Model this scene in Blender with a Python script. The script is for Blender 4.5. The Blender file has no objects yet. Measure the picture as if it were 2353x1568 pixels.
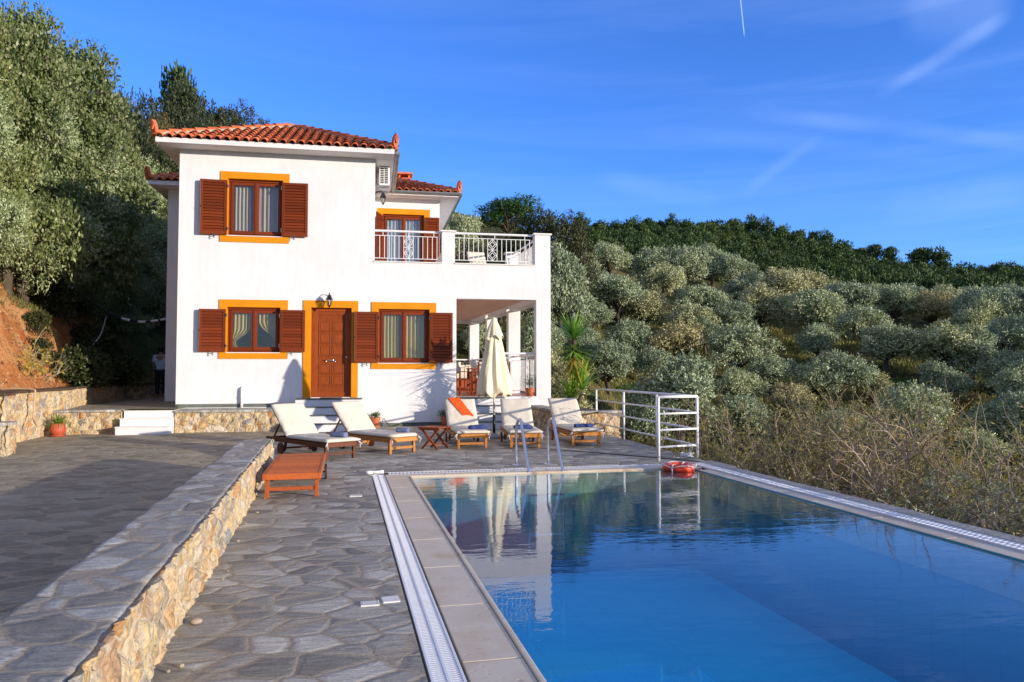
import bpy, bmesh, math, random
from mathutils import Vector, Matrix, noise
R = math.radians
random.seed(7)
scene = bpy.context.scene
COL = scene.collection
# ------------------------------------------------------------ camera
CX, CY, CZ = 4.4606, -18.2844, 1.3352
PHI = .0388
cam_d = bpy.data.cameras.new('camera'); cam = bpy.data.objects.new('camera', cam_d); COL.objects.link(cam)
cam_d.sensor_width = 36; cam_d.lens = 36*2963.73/4096; cam_d.clip_end = 20000; cam_d.clip_start = .05
cam.location = (CX, CY, CZ)
cam.rotation_euler = (Matrix.Rotation(-.1861, 4, 'Z') @ Matrix.Rotation(R(90)+.0407, 4, 'X') @ Matrix.Rotation(-.0009, 4, 'Z')).to_euler()
scene.camera = cam
# ------------------------------------------------------------ sun, sky, exposure
SUN_TRAVEL = Vector((-.761, .634, -.142)).normalized()
SUN_EL = math.asin(-SUN_TRAVEL.z)
sd = bpy.data.lights.new('sun', 'SUN'); sun = bpy.data.objects.new('sun', sd); COL.objects.link(sun)
sd.energy = 3.8; sd.angle = R(.5); sd.color = (1, .88, .73)
sun.rotation_euler = SUN_TRAVEL.to_track_quat('-Z', 'Y').to_euler()
w = bpy.data.worlds.new('World'); scene.world = w; w.use_nodes = True
nt = w.node_tree; nt.nodes.clear()
def N(t, nt_, **k):
    n = nt_.nodes.new(t)
    for a, b in k.items():
        if a == 'inp':
            for i, v in b.items(): n.inputs[i].default_value = v
        else: setattr(n, a, b)
    return n
out = N('ShaderNodeOutputWorld', nt); bg = N('ShaderNodeBackground', nt)
sky = N('ShaderNodeTexSky', nt, sky_type='NISHITA', sun_disc=False, sun_elevation=SUN_EL, sun_rotation=math.atan2(-SUN_TRAVEL.x, -SUN_TRAVEL.y), air_density=1.0, dust_density=.2, ozone_density=3.0, altitude=300)
tint = N('ShaderNodeMix', nt, data_type='RGBA', blend_type='MULTIPLY'); tint.inputs[0].default_value = 1; tint.inputs[7].default_value = (.60, 1.0, 1.9, 1)
nt.links.new(sky.outputs[0], tint.inputs[6])
tc = N('ShaderNodeTexCoord', nt)
mp = N('ShaderNodeMapping', nt, inp={2: (0, R(-8), R(-20)), 3: (1.0, 1.0, 14)})
nt.links.new(tc.outputs['Generated'], mp.inputs[0])
nz = N('ShaderNodeTexNoise', nt, inp={2: 1.6, 3: 7, 4: .55}); nz.inputs['Distortion'].default_value = .6
nt.links.new(mp.outputs[0], nz.inputs[0])
mp2 = N('ShaderNodeMapping', nt, inp={2: (0, R(38), R(-50)), 3: (.8, .8, 12)})
nt.links.new(tc.outputs['Generated'], mp2.inputs[0])
nz2 = N('ShaderNodeTexNoise', nt, inp={2: 1.3, 3: 5, 4: .5}); nt.links.new(mp2.outputs[0], nz2.inputs[0])
cr = N('ShaderNodeValToRGB', nt); cr.color_ramp.elements[0].position = .45; cr.color_ramp.elements[1].position = 1
cr2 = N('ShaderNodeValToRGB', nt); cr2.color_ramp.elements[0].position = .58; cr2.color_ramp.elements[1].position = 1
nt.links.new(nz.outputs[0], cr.inputs[0]); nt.links.new(nz2.outputs[0], cr2.inputs[0])
ad = N('ShaderNodeMath', nt, operation='ADD'); nt.links.new(cr.outputs[0], ad.inputs[0]); nt.links.new(cr2.outputs[0], ad.inputs[1])
# more veil towards the east (+x)
sx = N('ShaderNodeSeparateXYZ', nt); nt.links.new(tc.outputs['Generated'], sx.inputs[0])
mr = N('ShaderNodeMapRange', nt, inp={1: -.3, 2: .8, 3: .05, 4: .55}); nt.links.new(sx.outputs[0], mr.inputs[0])
def skydir(u, v):
    x, y = (u-1176)/1703, (784-v)/1703
    d = Vector((x, y, -1)); return (cam.rotation_euler.to_matrix() @ d).normalized()
band_out = None
for (A, B, wd, amp) in (((1985, 235), (2345, 15), .013, .34), ((2345, 25), (2050, 0), .07, .22), ((1690, 455), (1905, 300), .012, .14), ((1640, 245), (2480, 345), .016, .2), ((1380, 290), (2300, 372), .02, .12), ((2000, 490), (2420, 425), .04, .16), ((1350, 400), (1680, 470), .02, .16), ((1711, 92), (1690, -110), .0010, 1.5)):
    a_, b_ = skydir(*A), skydir(*B); n_ = a_.cross(b_).normalized(); mid = (a_+b_).normalized(); half = a_.angle(b_)/2
    d1 = N('ShaderNodeVectorMath', nt, operation='DOT_PRODUCT'); nt.links.new(tc.outputs['Generated'], d1.inputs[0]); d1.inputs[1].default_value = n_
    wob = N('ShaderNodeMath', nt, operation='MULTIPLY_ADD', inp={1: .012*(amp < 1), 2: -.006*(amp < 1)}); nt.links.new(nz2.outputs[0], wob.inputs[0])
    sm0 = N('ShaderNodeMath', nt, operation='ADD'); nt.links.new(d1.outputs['Value'], sm0.inputs[0]); nt.links.new(wob.outputs[0], sm0.inputs[1])
    ab_ = N('ShaderNodeMath', nt, operation='ABSOLUTE'); nt.links.new(sm0.outputs[0], ab_.inputs[0])
    m1 = N('ShaderNodeMapRange', nt, interpolation_type='SMOOTHERSTEP', inp={1: wd, 2: 0, 3: 0, 4: amp}); nt.links.new(ab_.outputs[0], m1.inputs[0])
    d2 = N('ShaderNodeVectorMath', nt, operation='DOT_PRODUCT'); nt.links.new(tc.outputs['Generated'], d2.inputs[0]); d2.inputs[1].default_value = mid
    m2 = N('ShaderNodeMapRange', nt, interpolation_type='SMOOTHERSTEP', inp={1: math.cos(half*1.0), 2: math.cos(half*(.25 if amp < 1 else .7)), 3: 0, 4: 1}); nt.links.new(d2.outputs['Value'], m2.inputs[0])
    m3 = N('ShaderNodeMath', nt, operation='MULTIPLY'); nt.links.new(m1.outputs[0], m3.inputs[0]); nt.links.new(m2.outputs[0], m3.inputs[1])
    if band_out is None: band_out = m3
    else: q_ = N('ShaderNodeMath', nt, operation='ADD'); nt.links.new(band_out.outputs[0], q_.inputs[0]); nt.links.new(m3.outputs[0], q_.inputs[1]); band_out = q_
brk = N('ShaderNodeMapRange', nt, inp={1: .3, 2: .6, 3: .25, 4: 1}); bn = N('ShaderNodeTexNoise', nt, inp={2: 9, 3: 4}); nt.links.new(tc.outputs['Generated'], bn.inputs[0]); nt.links.new(bn.outputs[0], brk.inputs[0])
bm_ = N('ShaderNodeMath', nt, operation='MULTIPLY'); nt.links.new(band_out.outputs[0], bm_.inputs[0]); nt.links.new(brk.outputs[0], bm_.inputs[1])
soft = N('ShaderNodeMath', nt, operation='MULTIPLY_ADD', inp={1: .35}); nt.links.new(ad.outputs[0], soft.inputs[0]); nt.links.new(bm_.outputs[0], soft.inputs[2]); ad = soft
mu = N('ShaderNodeMath', nt, operation='MULTIPLY'); nt.links.new(ad.outputs[0], mu.inputs[0]); nt.links.new(mr.outputs[0], mu.inputs[1])
cl = N('ShaderNodeMix', nt, data_type='RGBA'); nt.links.new(mu.outputs[0], cl.inputs[0]); nt.links.new(tint.outputs[2], cl.inputs[6]); cl.inputs[7].default_value = (4.2, 5.4, 8, 1)
hz = N('ShaderNodeMapRange', nt, inp={1: .35, 2: -.45, 3: 0, 4: .50}); nt.links.new(sx.outputs[1], hz.inputs[0])
hz2 = N('ShaderNodeMapRange', nt, inp={1: .62, 2: .9, 3: 0, 4: .75}); nt.links.new(sx.outputs[2], hz2.inputs[0])
hm = N('ShaderNodeMath', nt, operation='MAXIMUM'); nt.links.new(hz.outputs[0], hm.inputs[0]); nt.links.new(hz2.outputs[0], hm.inputs[1])
ab = N('ShaderNodeMapRange', nt, inp={1: -.02, 2: .03, 3: 0, 4: 1}); nt.links.new(sx.outputs[2], ab.inputs[0])
hk = N('ShaderNodeMath', nt, operation='MULTIPLY'); nt.links.new(hm.outputs[0], hk.inputs[0]); nt.links.new(ab.outputs[0], hk.inputs[1])
fill_veil = N('ShaderNodeMix', nt, data_type='RGBA'); nt.links.new(hk.outputs[0], fill_veil.inputs[0]); nt.links.new(cl.outputs[2], fill_veil.inputs[6]); fill_veil.inputs[7].default_value = (2.9, 2.75, 2.6, 1)  # whiter sky added behind the camera and overhead as neutral fill light
nt.links.new(fill_veil.outputs[2], bg.inputs[0]); bg.inputs[1].default_value = .135
nt.links.new(bg.outputs[0], out.inputs[0])
scene.view_settings.view_transform = 'Standard'; scene.view_settings.look = 'None'
scene.view_settings.exposure = 0.64; scene.view_settings.gamma = 1; scene.view_settings.use_curve_mapping = False
scene.cycles.max_bounces = 7; scene.cycles.transparent_max_bounces = 12
scene.cycles.caustics_reflective = False; scene.cycles.caustics_refractive = False
scene.cycles.sample_clamp_indirect = 4

# ------------------------------------------------------------ materials
MATS = {}
class SM:
    """small shader helper around a Principled material"""
    def __init__(s, name, col=(.5, .5, .5), rough=.7, metal=0, spec=.5):
        m = bpy.data.materials.new(name); m.use_nodes = True; s.m = m; s.nt = m.node_tree
        s.b = s.nt.nodes['Principled BSDF']
        s.b.inputs['Base Color'].default_value = (*col, 1); s.b.inputs['Roughness'].default_value = rough
        s.b.inputs['Metallic'].default_value = metal; s.b.inputs['Specular IOR Level'].default_value = spec
        MATS[name] = m
    def n(s, t, **k): return N(t, s.nt, **k)
    def l(s, a, b): s.nt.links.new(a, b)
    def coord(s, scale=(1, 1, 1), rot=(0, 0, 0), kind='Object'):
        if kind == 'World':
            g = s.n('ShaderNodeNewGeometry'); o = g.outputs['Position']
        else:
            o = s.n('ShaderNodeTexCoord').outputs[kind]
        mp = s.n('ShaderNodeMapping', inp={2: rot, 3: scale}); s.l(o, mp.inputs[0]); return mp.outputs[0]
    def noise(s, co, sc, det=4, rough=.55, dist=0):
        n = s.n('ShaderNodeTexNoise', inp={2: sc, 3: det, 4: rough}); n.inputs['Distortion'].default_value = dist
        s.l(co, n.inputs[0]); return n.outputs[0]
    def ramp(s, fac, *stops):
        r = s.n('ShaderNodeValToRGB'); e = r.color_ramp.elements
        while len(e) < len(stops): e.new(.5)
        for i, (p, c) in enumerate(stops):
            e[i].position = p; e[i].color = (*c, 1) if hasattr(c, '__len__') else (c, c, c, 1)
        s.l(fac, r.inputs[0]); return r.outputs[0]
    def mix(s, f, a, b, mode='MIX'):
        m = s.n('ShaderNodeMix', data_type='RGBA', blend_type=mode)
        for i, v in ((0, f), (6, a), (7, b)):
            if hasattr(v, 'is_linked') or hasattr(v, 'links'): s.l(v, m.inputs[i])
            else: m.inputs[i].default_value = v if i == 0 else (*v, 1)
        return m.outputs[2]
    def math(s, op, a, b=0):
        m = s.n('ShaderNodeMath', operation=op)
        for i, v in ((0, a), (1, b)):
            if hasattr(v, 'links'): s.l(v, m.inputs[i])
            else: m.inputs[i].default_value = v
        return m.outputs[0]
    def color(s, o): s.l(o, s.b.inputs['Base Color'])
    def bump(s, h, dist=.01, strength=1):
        b = s.n('ShaderNodeBump'); b.inputs['Strength'].default_value = strength; b.inputs['Distance'].default_value = dist
        s.l(h, b.inputs['Height']); s.l(b.outputs[0], s.b.inputs['Normal']); return b
    def island(s): return s.n('ShaderNodeNewGeometry').outputs['Random Per Island']

def plain(name, col, rough=.6, metal=0, spec=.5, nsc=6, namt=.12, bump=0, bsc=60):
    s = SM(name, col, rough, metal, spec)
    c = s.coord(kind='World')
    n = s.noise(c, nsc)
    f = s.ramp(n, (.3, 1-namt), (.7, 1+namt if namt < .2 else 1.1))
    s.color(s.mix(1, tuple(col), f, 'MULTIPLY'))
    if bump: s.bump(s.noise(c, bsc, 3), bump)
    return s
def plaster():
    s = SM('white_plaster', (.8, .79, .77), .85, 0, .2)
    c = s.coord(kind='World')
    n = s.noise(c, 1.1, 5)
    n2 = s.noise(s.coord((3, 3, .6), kind='World'), 2.5, 4)
    a = s.ramp(n, (.3, (.71, .695, .70)), (.65, (.775, .765, .775)))
    s.color(s.mix(.13, a, s.ramp(n2, (.35, (.55, .53, .5)), (.6, (.85, .84, .82)))))
    h = s.math('ADD', s.noise(c, 45, 4), s.math('MULTIPLY', s.noise(c, 4, 3), .8))
    s.bump(h, .006, .8)
plaster()
plain('orange_paint', (.68, .255, .006), .7, 0, .2, nsc=3, namt=.08, bump=.003)
def wood(name, c1, c2, rough=.4, sc=(2, 2, 30), nsc=4):
    s = SM(name, c1, rough, 0, .22)
    n = s.noise(s.coord(sc), nsc, 5, .6, .4)
    s.color(s.mix(1, s.ramp(n, (.3, c1), (.7, c2)), s.ramp(s.island(), (0, .72), (1, 1.2)), 'MULTIPLY'))
    s.bump(n, .002, .4)
wood('shutter_wood', (.13, .022, .005), (.21, .040, .008), .5, (30, 30, 3))
wood('frame_wood', (.14, .022, .005), (.25, .045, .008), .5, (30, 30, 3))
wood('door_wood', (.20, .040, .006), (.32, .068, .011), .45, (18, 18, 2), 3)
wood('teak_dark', (.07, .018, .008), (.16, .045, .018), .5, (12, 12, 12))
wood('teak', (.38, .14, .030), (.56, .24, .06), .5, (14, 3, 14))
wood('teak_red', (.32, .065, .014), (.50, .13, .035), .5, (22, 2, 22))
wood('table_wood', (.25, .05, .018), (.40, .10, .035), .5, (10, 10, 10))
def tile():
    s = SM('roof_tile', (.55, .13, .05), .75, 0, .25)
    c = s.coord(kind='World')
    i = s.island()
    a = s.ramp(i, (0, (.42, .085, .032)), (.5, (.58, .14, .05)), (1, (.66, .20, .085)))
    n = s.noise(c, 9, 5)
    s.color(s.mix(s.ramp(n, (.5, 0), (.75, .55)), a, (.24, .10, .06)))
    s.bump(s.noise(c, 60, 3), .004)
tile()
plain('ridge_mortar', (.42, .36, .26), .9, nsc=14, namt=.3, bump=.01, bsc=30)
plain('gutter_grey', (.24, .27, .27), .35, .4, nsc=3)
plain('slate', (.13, .15, .13), .7, nsc=5, namt=.3, bump=.006)
plain('white_paint', (.80, .80, .80), .35, nsc=8, namt=.05)
plain('white_plastic', (.78, .79, .80), .4, nsc=8, namt=.04)
plain('marble', (.74, .72, .68), .4, nsc=6, namt=.08)
plain('black_metal', (.012, .012, .014), .45, .3)
plain('dark', (.01, .01, .01), .8)
plain('brass', (.4, .36, .28), .3, .9)
plain('rubber', (.02, .02, .02), .7)
plain('terracotta', (.52, .15, .065), .75, nsc=9, namt=.2, bump=.003)
plain('terracotta_red', (.42, .075, .03), .6, nsc=9, namt=.15)
plain('floor_tile', (.42, .13, .07), .35, nsc=3, namt=.15)
plain('ceiling_bounce', (.62, .40, .29), .8)  # pale peach, with warm bounce off the floor tiles mixed into the colour
plain('soil', (.10, .055, .03), .95, nsc=30, namt=.4, bump=.02)
plain('rope_white', (.75, .76, .78), .8)
plain('hose_tan', (.50, .34, .20), .6)
plain('hose_pale', (.32, .36, .36), .6)
plain('concrete', (.40, .38, .34), .85, nsc=5, namt=.25, bump=.008, bsc=20)
plain('buoy', (.80, .06, .012), .45, nsc=9, namt=.08)
plain('skin', (.42, .22, .15), .5)
plain('shirt', (.62, .66, .74), .8)
plain('trousers', (.012, .013, .018), .8)
plain('yellow_cloth', (.50, .48, .05), .85)
plain('hair', (.015, .01, .008), .6)
plain('bark', (.10, .075, .05), .95, nsc=12, namt=.4, bump=.03, bsc=15)
plain('twig', (.38, .29, .22), .85, nsc=10, namt=.3)
plain('twig_grey', (.50, .43, .36), .85, nsc=10, namt=.3)
s = SM('steel', (.72, .73, .75), .12, 1)
s = SM('glass_lamp', (.75, .68, .5), .2)
def fabric(name, c, wr=.015, wsc=5, rough=.95, var=.05):
    s = SM(name, c, rough, 0, .1)
    co = s.coord((1, 1, 1), kind='Object')
    h = s.noise(co, wsc, 3, .5, 1.2)
    s.color(s.ramp(s.noise(co, 3), (.3, tuple(x*(1-var) for x in c)), (.7, tuple(min(1, x*(1+var)) for x in c))))
    s.bump(h, wr, 1)
    return s
fabric('cushion', (.67, .60, .49), .022, 3)
fabric('umbrella_cloth', (.82, .73, .50), .012, 8)
fabric('chair_canvas', (.70, .62, .50), .01, 8)
fabric('towel_blue', (.055, .085, .24), .02, 45, 1, .3)
fabric('towel_light', (.17, .20, .34), .02, 45, 1, .4)
fabric('throw_orange', (.80, .115, .022), .012, 22, 1, .12)
def curtain(name, a, b, c, sc):
    s = SM(name, a, .9, 0, .1)
    wv = s.n('ShaderNodeTexWave', wave_type='BANDS', bands_direction='X', inp={1: sc}); s.l(s.coord(), wv.inputs[0])
    s.color(s.ramp(wv.outputs[0], (.15, a), (.5, b), (.8, c), (.95, a)))
curtain('curtain_gold', (.74, .56, .20), (.50, .33, .10), (.82, .68, .34), 2.6)
curtain('curtain_stripe', (.72, .64, .46), (.50, .22, .16), (.66, .52, .42), 2.2)
curtain('curtain_white', (.70, .74, .78), (.60, .66, .72), (.76, .78, .80), 3)
def schlick(t, f0, power=5.0, nrm=None):
    lw = N('ShaderNodeLayerWeight', t, inp={0: .5})
    if nrm: t.links.new(nrm, lw.inputs['Normal'])
    p = N('ShaderNodeMath', t, operation='POWER', inp={1: power}); t.links.new(lw.outputs['Facing'], p.inputs[0])
    m = N('ShaderNodeMath', t, operation='MULTIPLY_ADD', inp={1: 1-f0, 2: f0}); t.links.new(p.outputs[0], m.inputs[0]); return m
def glass():
    m = bpy.data.materials.new('glass_pane'); m.use_nodes = True; MATS['glass_pane'] = m
    t = m.node_tree; t.nodes.clear()
    o = N('ShaderNodeOutputMaterial', t); mx = N('ShaderNodeMixShader', t); tr = N('ShaderNodeBsdfTransparent', t); gl = N('ShaderNodeBsdfGlossy', t)
    gl.inputs['Roughness'].default_value = .01; gl.inputs[0].default_value = (1, 1, 1, 1); tr.inputs[0].default_value = (.8, .83, .84, 1)
    f = schlick(t, .06)
    t.links.new(f.outputs[0], mx.inputs[0]); t.links.new(tr.outputs[0], mx.inputs[1]); t.links.new(gl.outputs[0], mx.inputs[2]); t.links.new(mx.outputs[0], o.inputs[0])
glass()
def flagstone(name, sc=(4.0, 5.2), cA=(.18, .175, .155), cB=(.52, .495, .43), mort=(.37, .315, .24), mw=.04, ang=0, var=1):
    s = SM(name, cA, .72, 0, .35)
    co = s.coord((1, 1, 1), (0, 0, ang), 'World')
    # warp
    nz = s.n('ShaderNodeTexNoise', inp={2: 2.2, 3: 4, 4: .6}); s.l(co, nz.inputs[0])
    vm = s.n('ShaderNodeVectorMath', operation='MULTIPLY_ADD'); s.l(nz.outputs['Color'], vm.inputs[0]); vm.inputs[1].default_value = (.13, .13, 0); s.l(co, vm.inputs[2])
    mp = s.n('ShaderNodeMapping', inp={3: (sc[0], sc[1], 0.0)}); s.l(vm.outputs[0], mp.inputs[0])
    ve = s.n('ShaderNodeTexVoronoi', feature='DISTANCE_TO_EDGE', inp={'Scale': 1.0}); s.l(mp.outputs[0], ve.inputs[0])
    vc = s.n('ShaderNodeTexVoronoi', feature='F1', inp={'Scale': 1.0}); s.l(mp.outputs[0], vc.inputs[0])
    edge = s.math('ADD', ve.outputs[0], s.math('MULTIPLY', s.math('SUBTRACT', s.noise(co, 14, 4), .5), .05))
    mask = s.ramp(edge, (mw-.01, 0), (mw+.05, 1))
    sc_ = s.n('ShaderNodeSeparateColor'); s.l(vc.outputs['Color'], sc_.inputs[0])
    base = s.ramp(sc_.outputs[0], (0, cA), (.55, tuple((a+b)/2 for a, b in zip(cA, cB))), (1, cB))
    warm = s.ramp(sc_.outputs[1], (.55, (0, 0, 0)), (.95, (.45, .45, .45)))
    base = s.mix(warm, base, tuple(x*1.0 for x in (.20, .175, .13)))
    strk = s.noise(s.coord((3, 14, 1), (0, 0, ang+.35), 'World'), 2.2, 6, .7, .6)
    base = s.mix(1, base, s.ramp(strk, (.25, .62), (.75, 1.42)), 'MULTIPLY')
    spk = s.noise(co, 70, 3, .7)
    base = s.mix(1, base, s.ramp(spk, (.3, .75), (.75, 1.3)), 'MULTIPLY')
    mcol = s.mix(1, mort, s.ramp(s.noise(co, 60, 3), (.3, .7), (.7, 1.2)), 'MULTIPLY')
    s.color(s.mix(mask, mcol, base))
    h = s.math('MULTIPLY', s.ramp(edge, (0, 0), (mw+.10, 1)), .55)
    h = s.math('ADD', h, s.math('MULTIPLY', strk, .75))
    h = s.math('ADD', h, s.math('MULTIPLY', sc_.outputs[2], .25))
    h = s.math('ADD', h, s.math('MULTIPLY', spk, .16))
    s.bump(h, .016, 1)
    s.l(s.ramp(s.noise(co, 3, 3), (.3, .55), (.7, .85)), s.b.inputs['Roughness'])
flagstone('flagstone', ang=.05)
flagstone('flagstone_cap', (3.9, 4.8), (.21, .205, .19), (.50, .485, .44), mw=.035, ang=.8)
flagstone('flagstone_smooth', (3.2, 4.8), (.20, .18, .135), (.38, .34, .26), (.40, .31, .21), mw=.02, ang=.1)
def rubble(name, sc=(5, 5, 6.5), tint=(1, 1, 1)):
    s = SM(name, (.4, .3, .2), .9, 0, .15)
    co = s.coord((1, 1, 1), kind='World')
    nz = s.n('ShaderNodeTexNoise', inp={2: 4, 3: 3}); s.l(co, nz.inputs[0])
    vm = s.n('ShaderNodeVectorMath', operation='MULTIPLY_ADD'); s.l(nz.outputs['Color'], vm.inputs[0]); vm.inputs[1].default_value = (.16, .16, .16); s.l(co, vm.inputs[2])
    mp = s.n('ShaderNodeMapping', inp={3: sc}); s.l(vm.outputs[0], mp.inputs[0])
    ve = s.n('ShaderNodeTexVoronoi', feature='DISTANCE_TO_EDGE', inp={'Scale': 1}); s.l(mp.outputs[0], ve.inputs[0])
    vc = s.n('ShaderNodeTexVoronoi', feature='F1', inp={'Scale': 1}); s.l(mp.outputs[0], vc.inputs[0])
    q = s.n('ShaderNodeSeparateColor'); s.l(vc.outputs['Color'], q.inputs[0])
    T = lambda c: tuple(a*b for a, b in zip(c, tint))
    base = s.ramp(q.outputs[0], (0, T((.52, .37, .16))), (.3, T((.56, .43, .25))), (.5, T((.44, .23, .08))), (.62, T((.26, .26, .23))), (.8, T((.48, .31, .13))), (1, T((.62, .53, .38))))
    base.node.color_ramp.interpolation = 'CONSTANT' if False else 'LINEAR'
    sw = s.noise(co, 9, 6, .65, 1.5)
    base = s.mix(1, base, s.ramp(sw, (.3, .65), (.7, 1.3)), 'MULTIPLY')
    rust = s.ramp(s.noise(co, 3.1, 4), (.56, 0), (.72, .55))
    base = s.mix(rust, base, T((.50, .22, .06)))
    mask = s.ramp(ve.outputs[0], (.02, 0), (.07, 1))
    s.color(s.mix(mask, T((.46, .38, .26)), base))
    h = s.math('ADD', s.ramp(ve.outputs[0], (0, 0), (.12, .3)), s.math('MULTIPLY', sw, 1.2))
    h = s.math('ADD', h, s.math('MULTIPLY', s.noise(co, 40, 4), .35))
    s.bump(h, .035, 1)
rubble('rubble_wall', (8, 6, 6.5), (1.12, 1.15, 1.25)); rubble('rubble_far', (4, 4, 6))
def earth():
    s = SM('terrain', (.2, .15, .08), .95, 0, .1)
    co = s.coord(kind='World')
    g = s.n('ShaderNodeNewGeometry')
    # red-orange clay around the cut bank left of the house
    vd = s.n('ShaderNodeVectorMath', operation='DISTANCE'); s.l(g.outputs['Position'], vd.inputs[0]); vd.inputs[1].default_value = (-3.5, .5, 1.5)
    dn = s.math('ADD', vd.outputs['Value'], s.math('MULTIPLY', s.noise(co, .7, 3), 3))
    clay = s.ramp(s.math('DIVIDE', dn, 12), (.55, 1), (.8, 0))
    n = s.noise(co, 1.3, 7, .65)
    cc = s.ramp(n, (.3, (.42, .12, .035)), (.5, (.55, .23, .08)), (.68, (.64, .36, .17)))
    cc = s.mix(s.ramp(s.noise(co, 18, 4), (.55, 0), (.7, .5)), cc, (.16, .07, .03))
    gr = s.ramp(s.noise(co, .35, 6, .7), (.35, (.035, .04, .012)), (.5, (.07, .075, .02)), (.62, (.15, .11, .045)), (.75, (.22, .15, .07)))
    gr = s.mix(1, gr, s.ramp(s.noise(co, 6, 4, .7), (.3, .5), (.7, 1.4)), 'MULTIPLY')
    s.color(s.mix(clay, gr, cc))
    h = s.math('ADD', s.noise(co, 5, 6, .7), s.math('MULTIPLY', s.noise(co, 30, 4), .3))
    s.bump(h, .12, 1)
earth()
def coping():
    s = SM('travertine', (.48, .38, .30), .45, 0, .4)
    co = s.coord(kind='World')
    a = s.ramp(s.noise(co, 1.6, 6, .6), (.3, (.52, .43, .30)), (.5, (.64, .56, .43)), (.72, (.50, .35, .20)))
    pit = s.noise(s.coord((14, 30, 1), kind='World'), 1, 3)
    a = s.mix(s.ramp(pit, (.68, 0), (.74, .5)), a, (.25, .17, .11))
    s.color(a); s.bump(s.ramp(pit, (.62, 1), (.72, 0)), .003)
coping()
def pooltile(nm='pool_tile', k=1.0):
    s = SM(nm, (.02, .25, .55), .5)
    co = s.coord((1, 1, 1), (0, 0, -PHI), 'World')
    br = s.n('ShaderNodeTexBrick', offset=0, squash=1, inp={'Scale': 1, 'Mortar Size': .008, 'Brick Width': .33, 'Row Height': .33})
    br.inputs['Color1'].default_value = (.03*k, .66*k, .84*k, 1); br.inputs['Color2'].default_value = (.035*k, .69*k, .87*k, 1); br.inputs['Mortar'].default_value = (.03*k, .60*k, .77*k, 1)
    s.l(co, br.inputs[0])
    v = s.n('ShaderNodeTexVoronoi', feature='DISTANCE_TO_EDGE', inp={'Scale': 3.2}); nz = s.n('ShaderNodeTexNoise', inp={2: 3}); s.l(co, nz.inputs[0])
    s.color(s.mix(s.ramp(s.noise(co, 2.2, 4), (.3, .0), (.75, .3)), br.outputs[0], (.06*k, .74*k, .86*k)))
pooltile(); pooltile('pool_tile_shaded', .42)  # second copy darkened: shade on the basin walls is put into the tile colour
def water():
    m = bpy.data.materials.new('pool_water'); m.use_nodes = True; MATS['pool_water'] = m
    t = m.node_tree; t.nodes.clear()
    o = N('ShaderNodeOutputMaterial', t); mx = N('ShaderNodeMixShader', t); tr = N('ShaderNodeBsdfTransparent', t); gl = N('ShaderNodeBsdfGlossy', t)
    gl.inputs['Roughness'].default_value = .0; gl.inputs[0].default_value = (1, 1, 1, 1); tr.inputs[0].default_value = (.97, .99, 1, 1)
    g = N('ShaderNodeNewGeometry', t)
    mp = N('ShaderNodeMapping', t, inp={3: (1, 2.2, 1)}); t.links.new(g.outputs['Position'], mp.inputs[0])
    n1 = N('ShaderNodeTexNoise', t, inp={2: 3.2, 3: 3, 4: .5}); n2 = N('ShaderNodeTexNoise', t, inp={2: 11, 3: 2, 4: .5})
    t.links.new(mp.outputs[0], n1.inputs[0]); t.links.new(mp.outputs[0], n2.inputs[0])
    a = N('ShaderNodeMath', t, operation='MULTIPLY_ADD', inp={1: .22}); t.links.new(n2.outputs[0], a.inputs[0]); t.links.new(n1.outputs[0], a.inputs[2])
    b = N('ShaderNodeBump', t); b.inputs['Strength'].default_value = 1; b.inputs['Distance'].default_value = .0016
    t.links.new(a.outputs[0], b.inputs['Height']); t.links.new(b.outputs[0], gl.inputs['Normal']); f = schlick(t, .02, 5.0, b.outputs[0])
    t.links.new(f.outputs[0], mx.inputs[0]); t.links.new(tr.outputs[0], mx.inputs[1]); t.links.new(gl.outputs[0], mx.inputs[2]); t.links.new(mx.outputs[0], o.inputs[0])
    va = N('ShaderNodeVolumeAbsorption', t); va.inputs[0].default_value = (.015, .76, .975, 1); va.inputs[1].default_value = .30
    t.links.new(va.outputs[0], o.inputs[1])
water()
def leaf(name, cols, trans=.35, rough=.5, sheen=None):
    m = bpy.data.materials.new(name); m.use_nodes = True; MATS[name] = m
    t = m.node_tree; p = t.nodes['Principled BSDF']; p.inputs['Roughness'].default_value = rough; p.inputs['Specular IOR Level'].default_value = .35
    o = t.nodes['Material Output']
    g = N('ShaderNodeNewGeometry', t); r = N('ShaderNodeValToRGB', t); e = r.color_ramp.elements
    while len(e) < len(cols): e.new(.5)
    for i, c in enumerate(cols): e[i].position = i/(len(cols)-1); e[i].color = (*c, 1)
    t.links.new(g.outputs['Random Per Island'], r.inputs[0])
    oi = N('ShaderNodeObjectInfo', t); mr = N('ShaderNodeValToRGB', t); er = mr.color_ramp.elements; er.new(.4); er.new(.8)
    for i_, (p_, c_) in enumerate(((0, (.72, .78, .80)), (.4, (.95, 1, 1)), (.8, (1.15, 1.12, 1.0)), (1, (1.25, 1.0, .82)))): er[i_].position = p_; er[i_].color = (*c_, 1)
    t.links.new(oi.outputs['Random'], mr.inputs[0])
    mx = N('ShaderNodeMix', t, data_type='RGBA', blend_type='MULTIPLY'); mx.inputs[0].default_value = 1
    t.links.new(r.outputs[0], mx.inputs[6]); t.links.new(mr.outputs[0], mx.inputs[7])
    t.links.new(mx.outputs[2], p.inputs['Base Color'])
    tl = N('ShaderNodeBsdfTranslucent', t); t.links.new(mx.outputs[2], tl.inputs[0])
    ms = N('ShaderNodeMixShader', t, inp={0: trans}); t.links.new(p.outputs[0], ms.inputs[1]); t.links.new(tl.outputs[0], ms.inputs[2]); t.links.new(ms.outputs[0], o.inputs[0])
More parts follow.
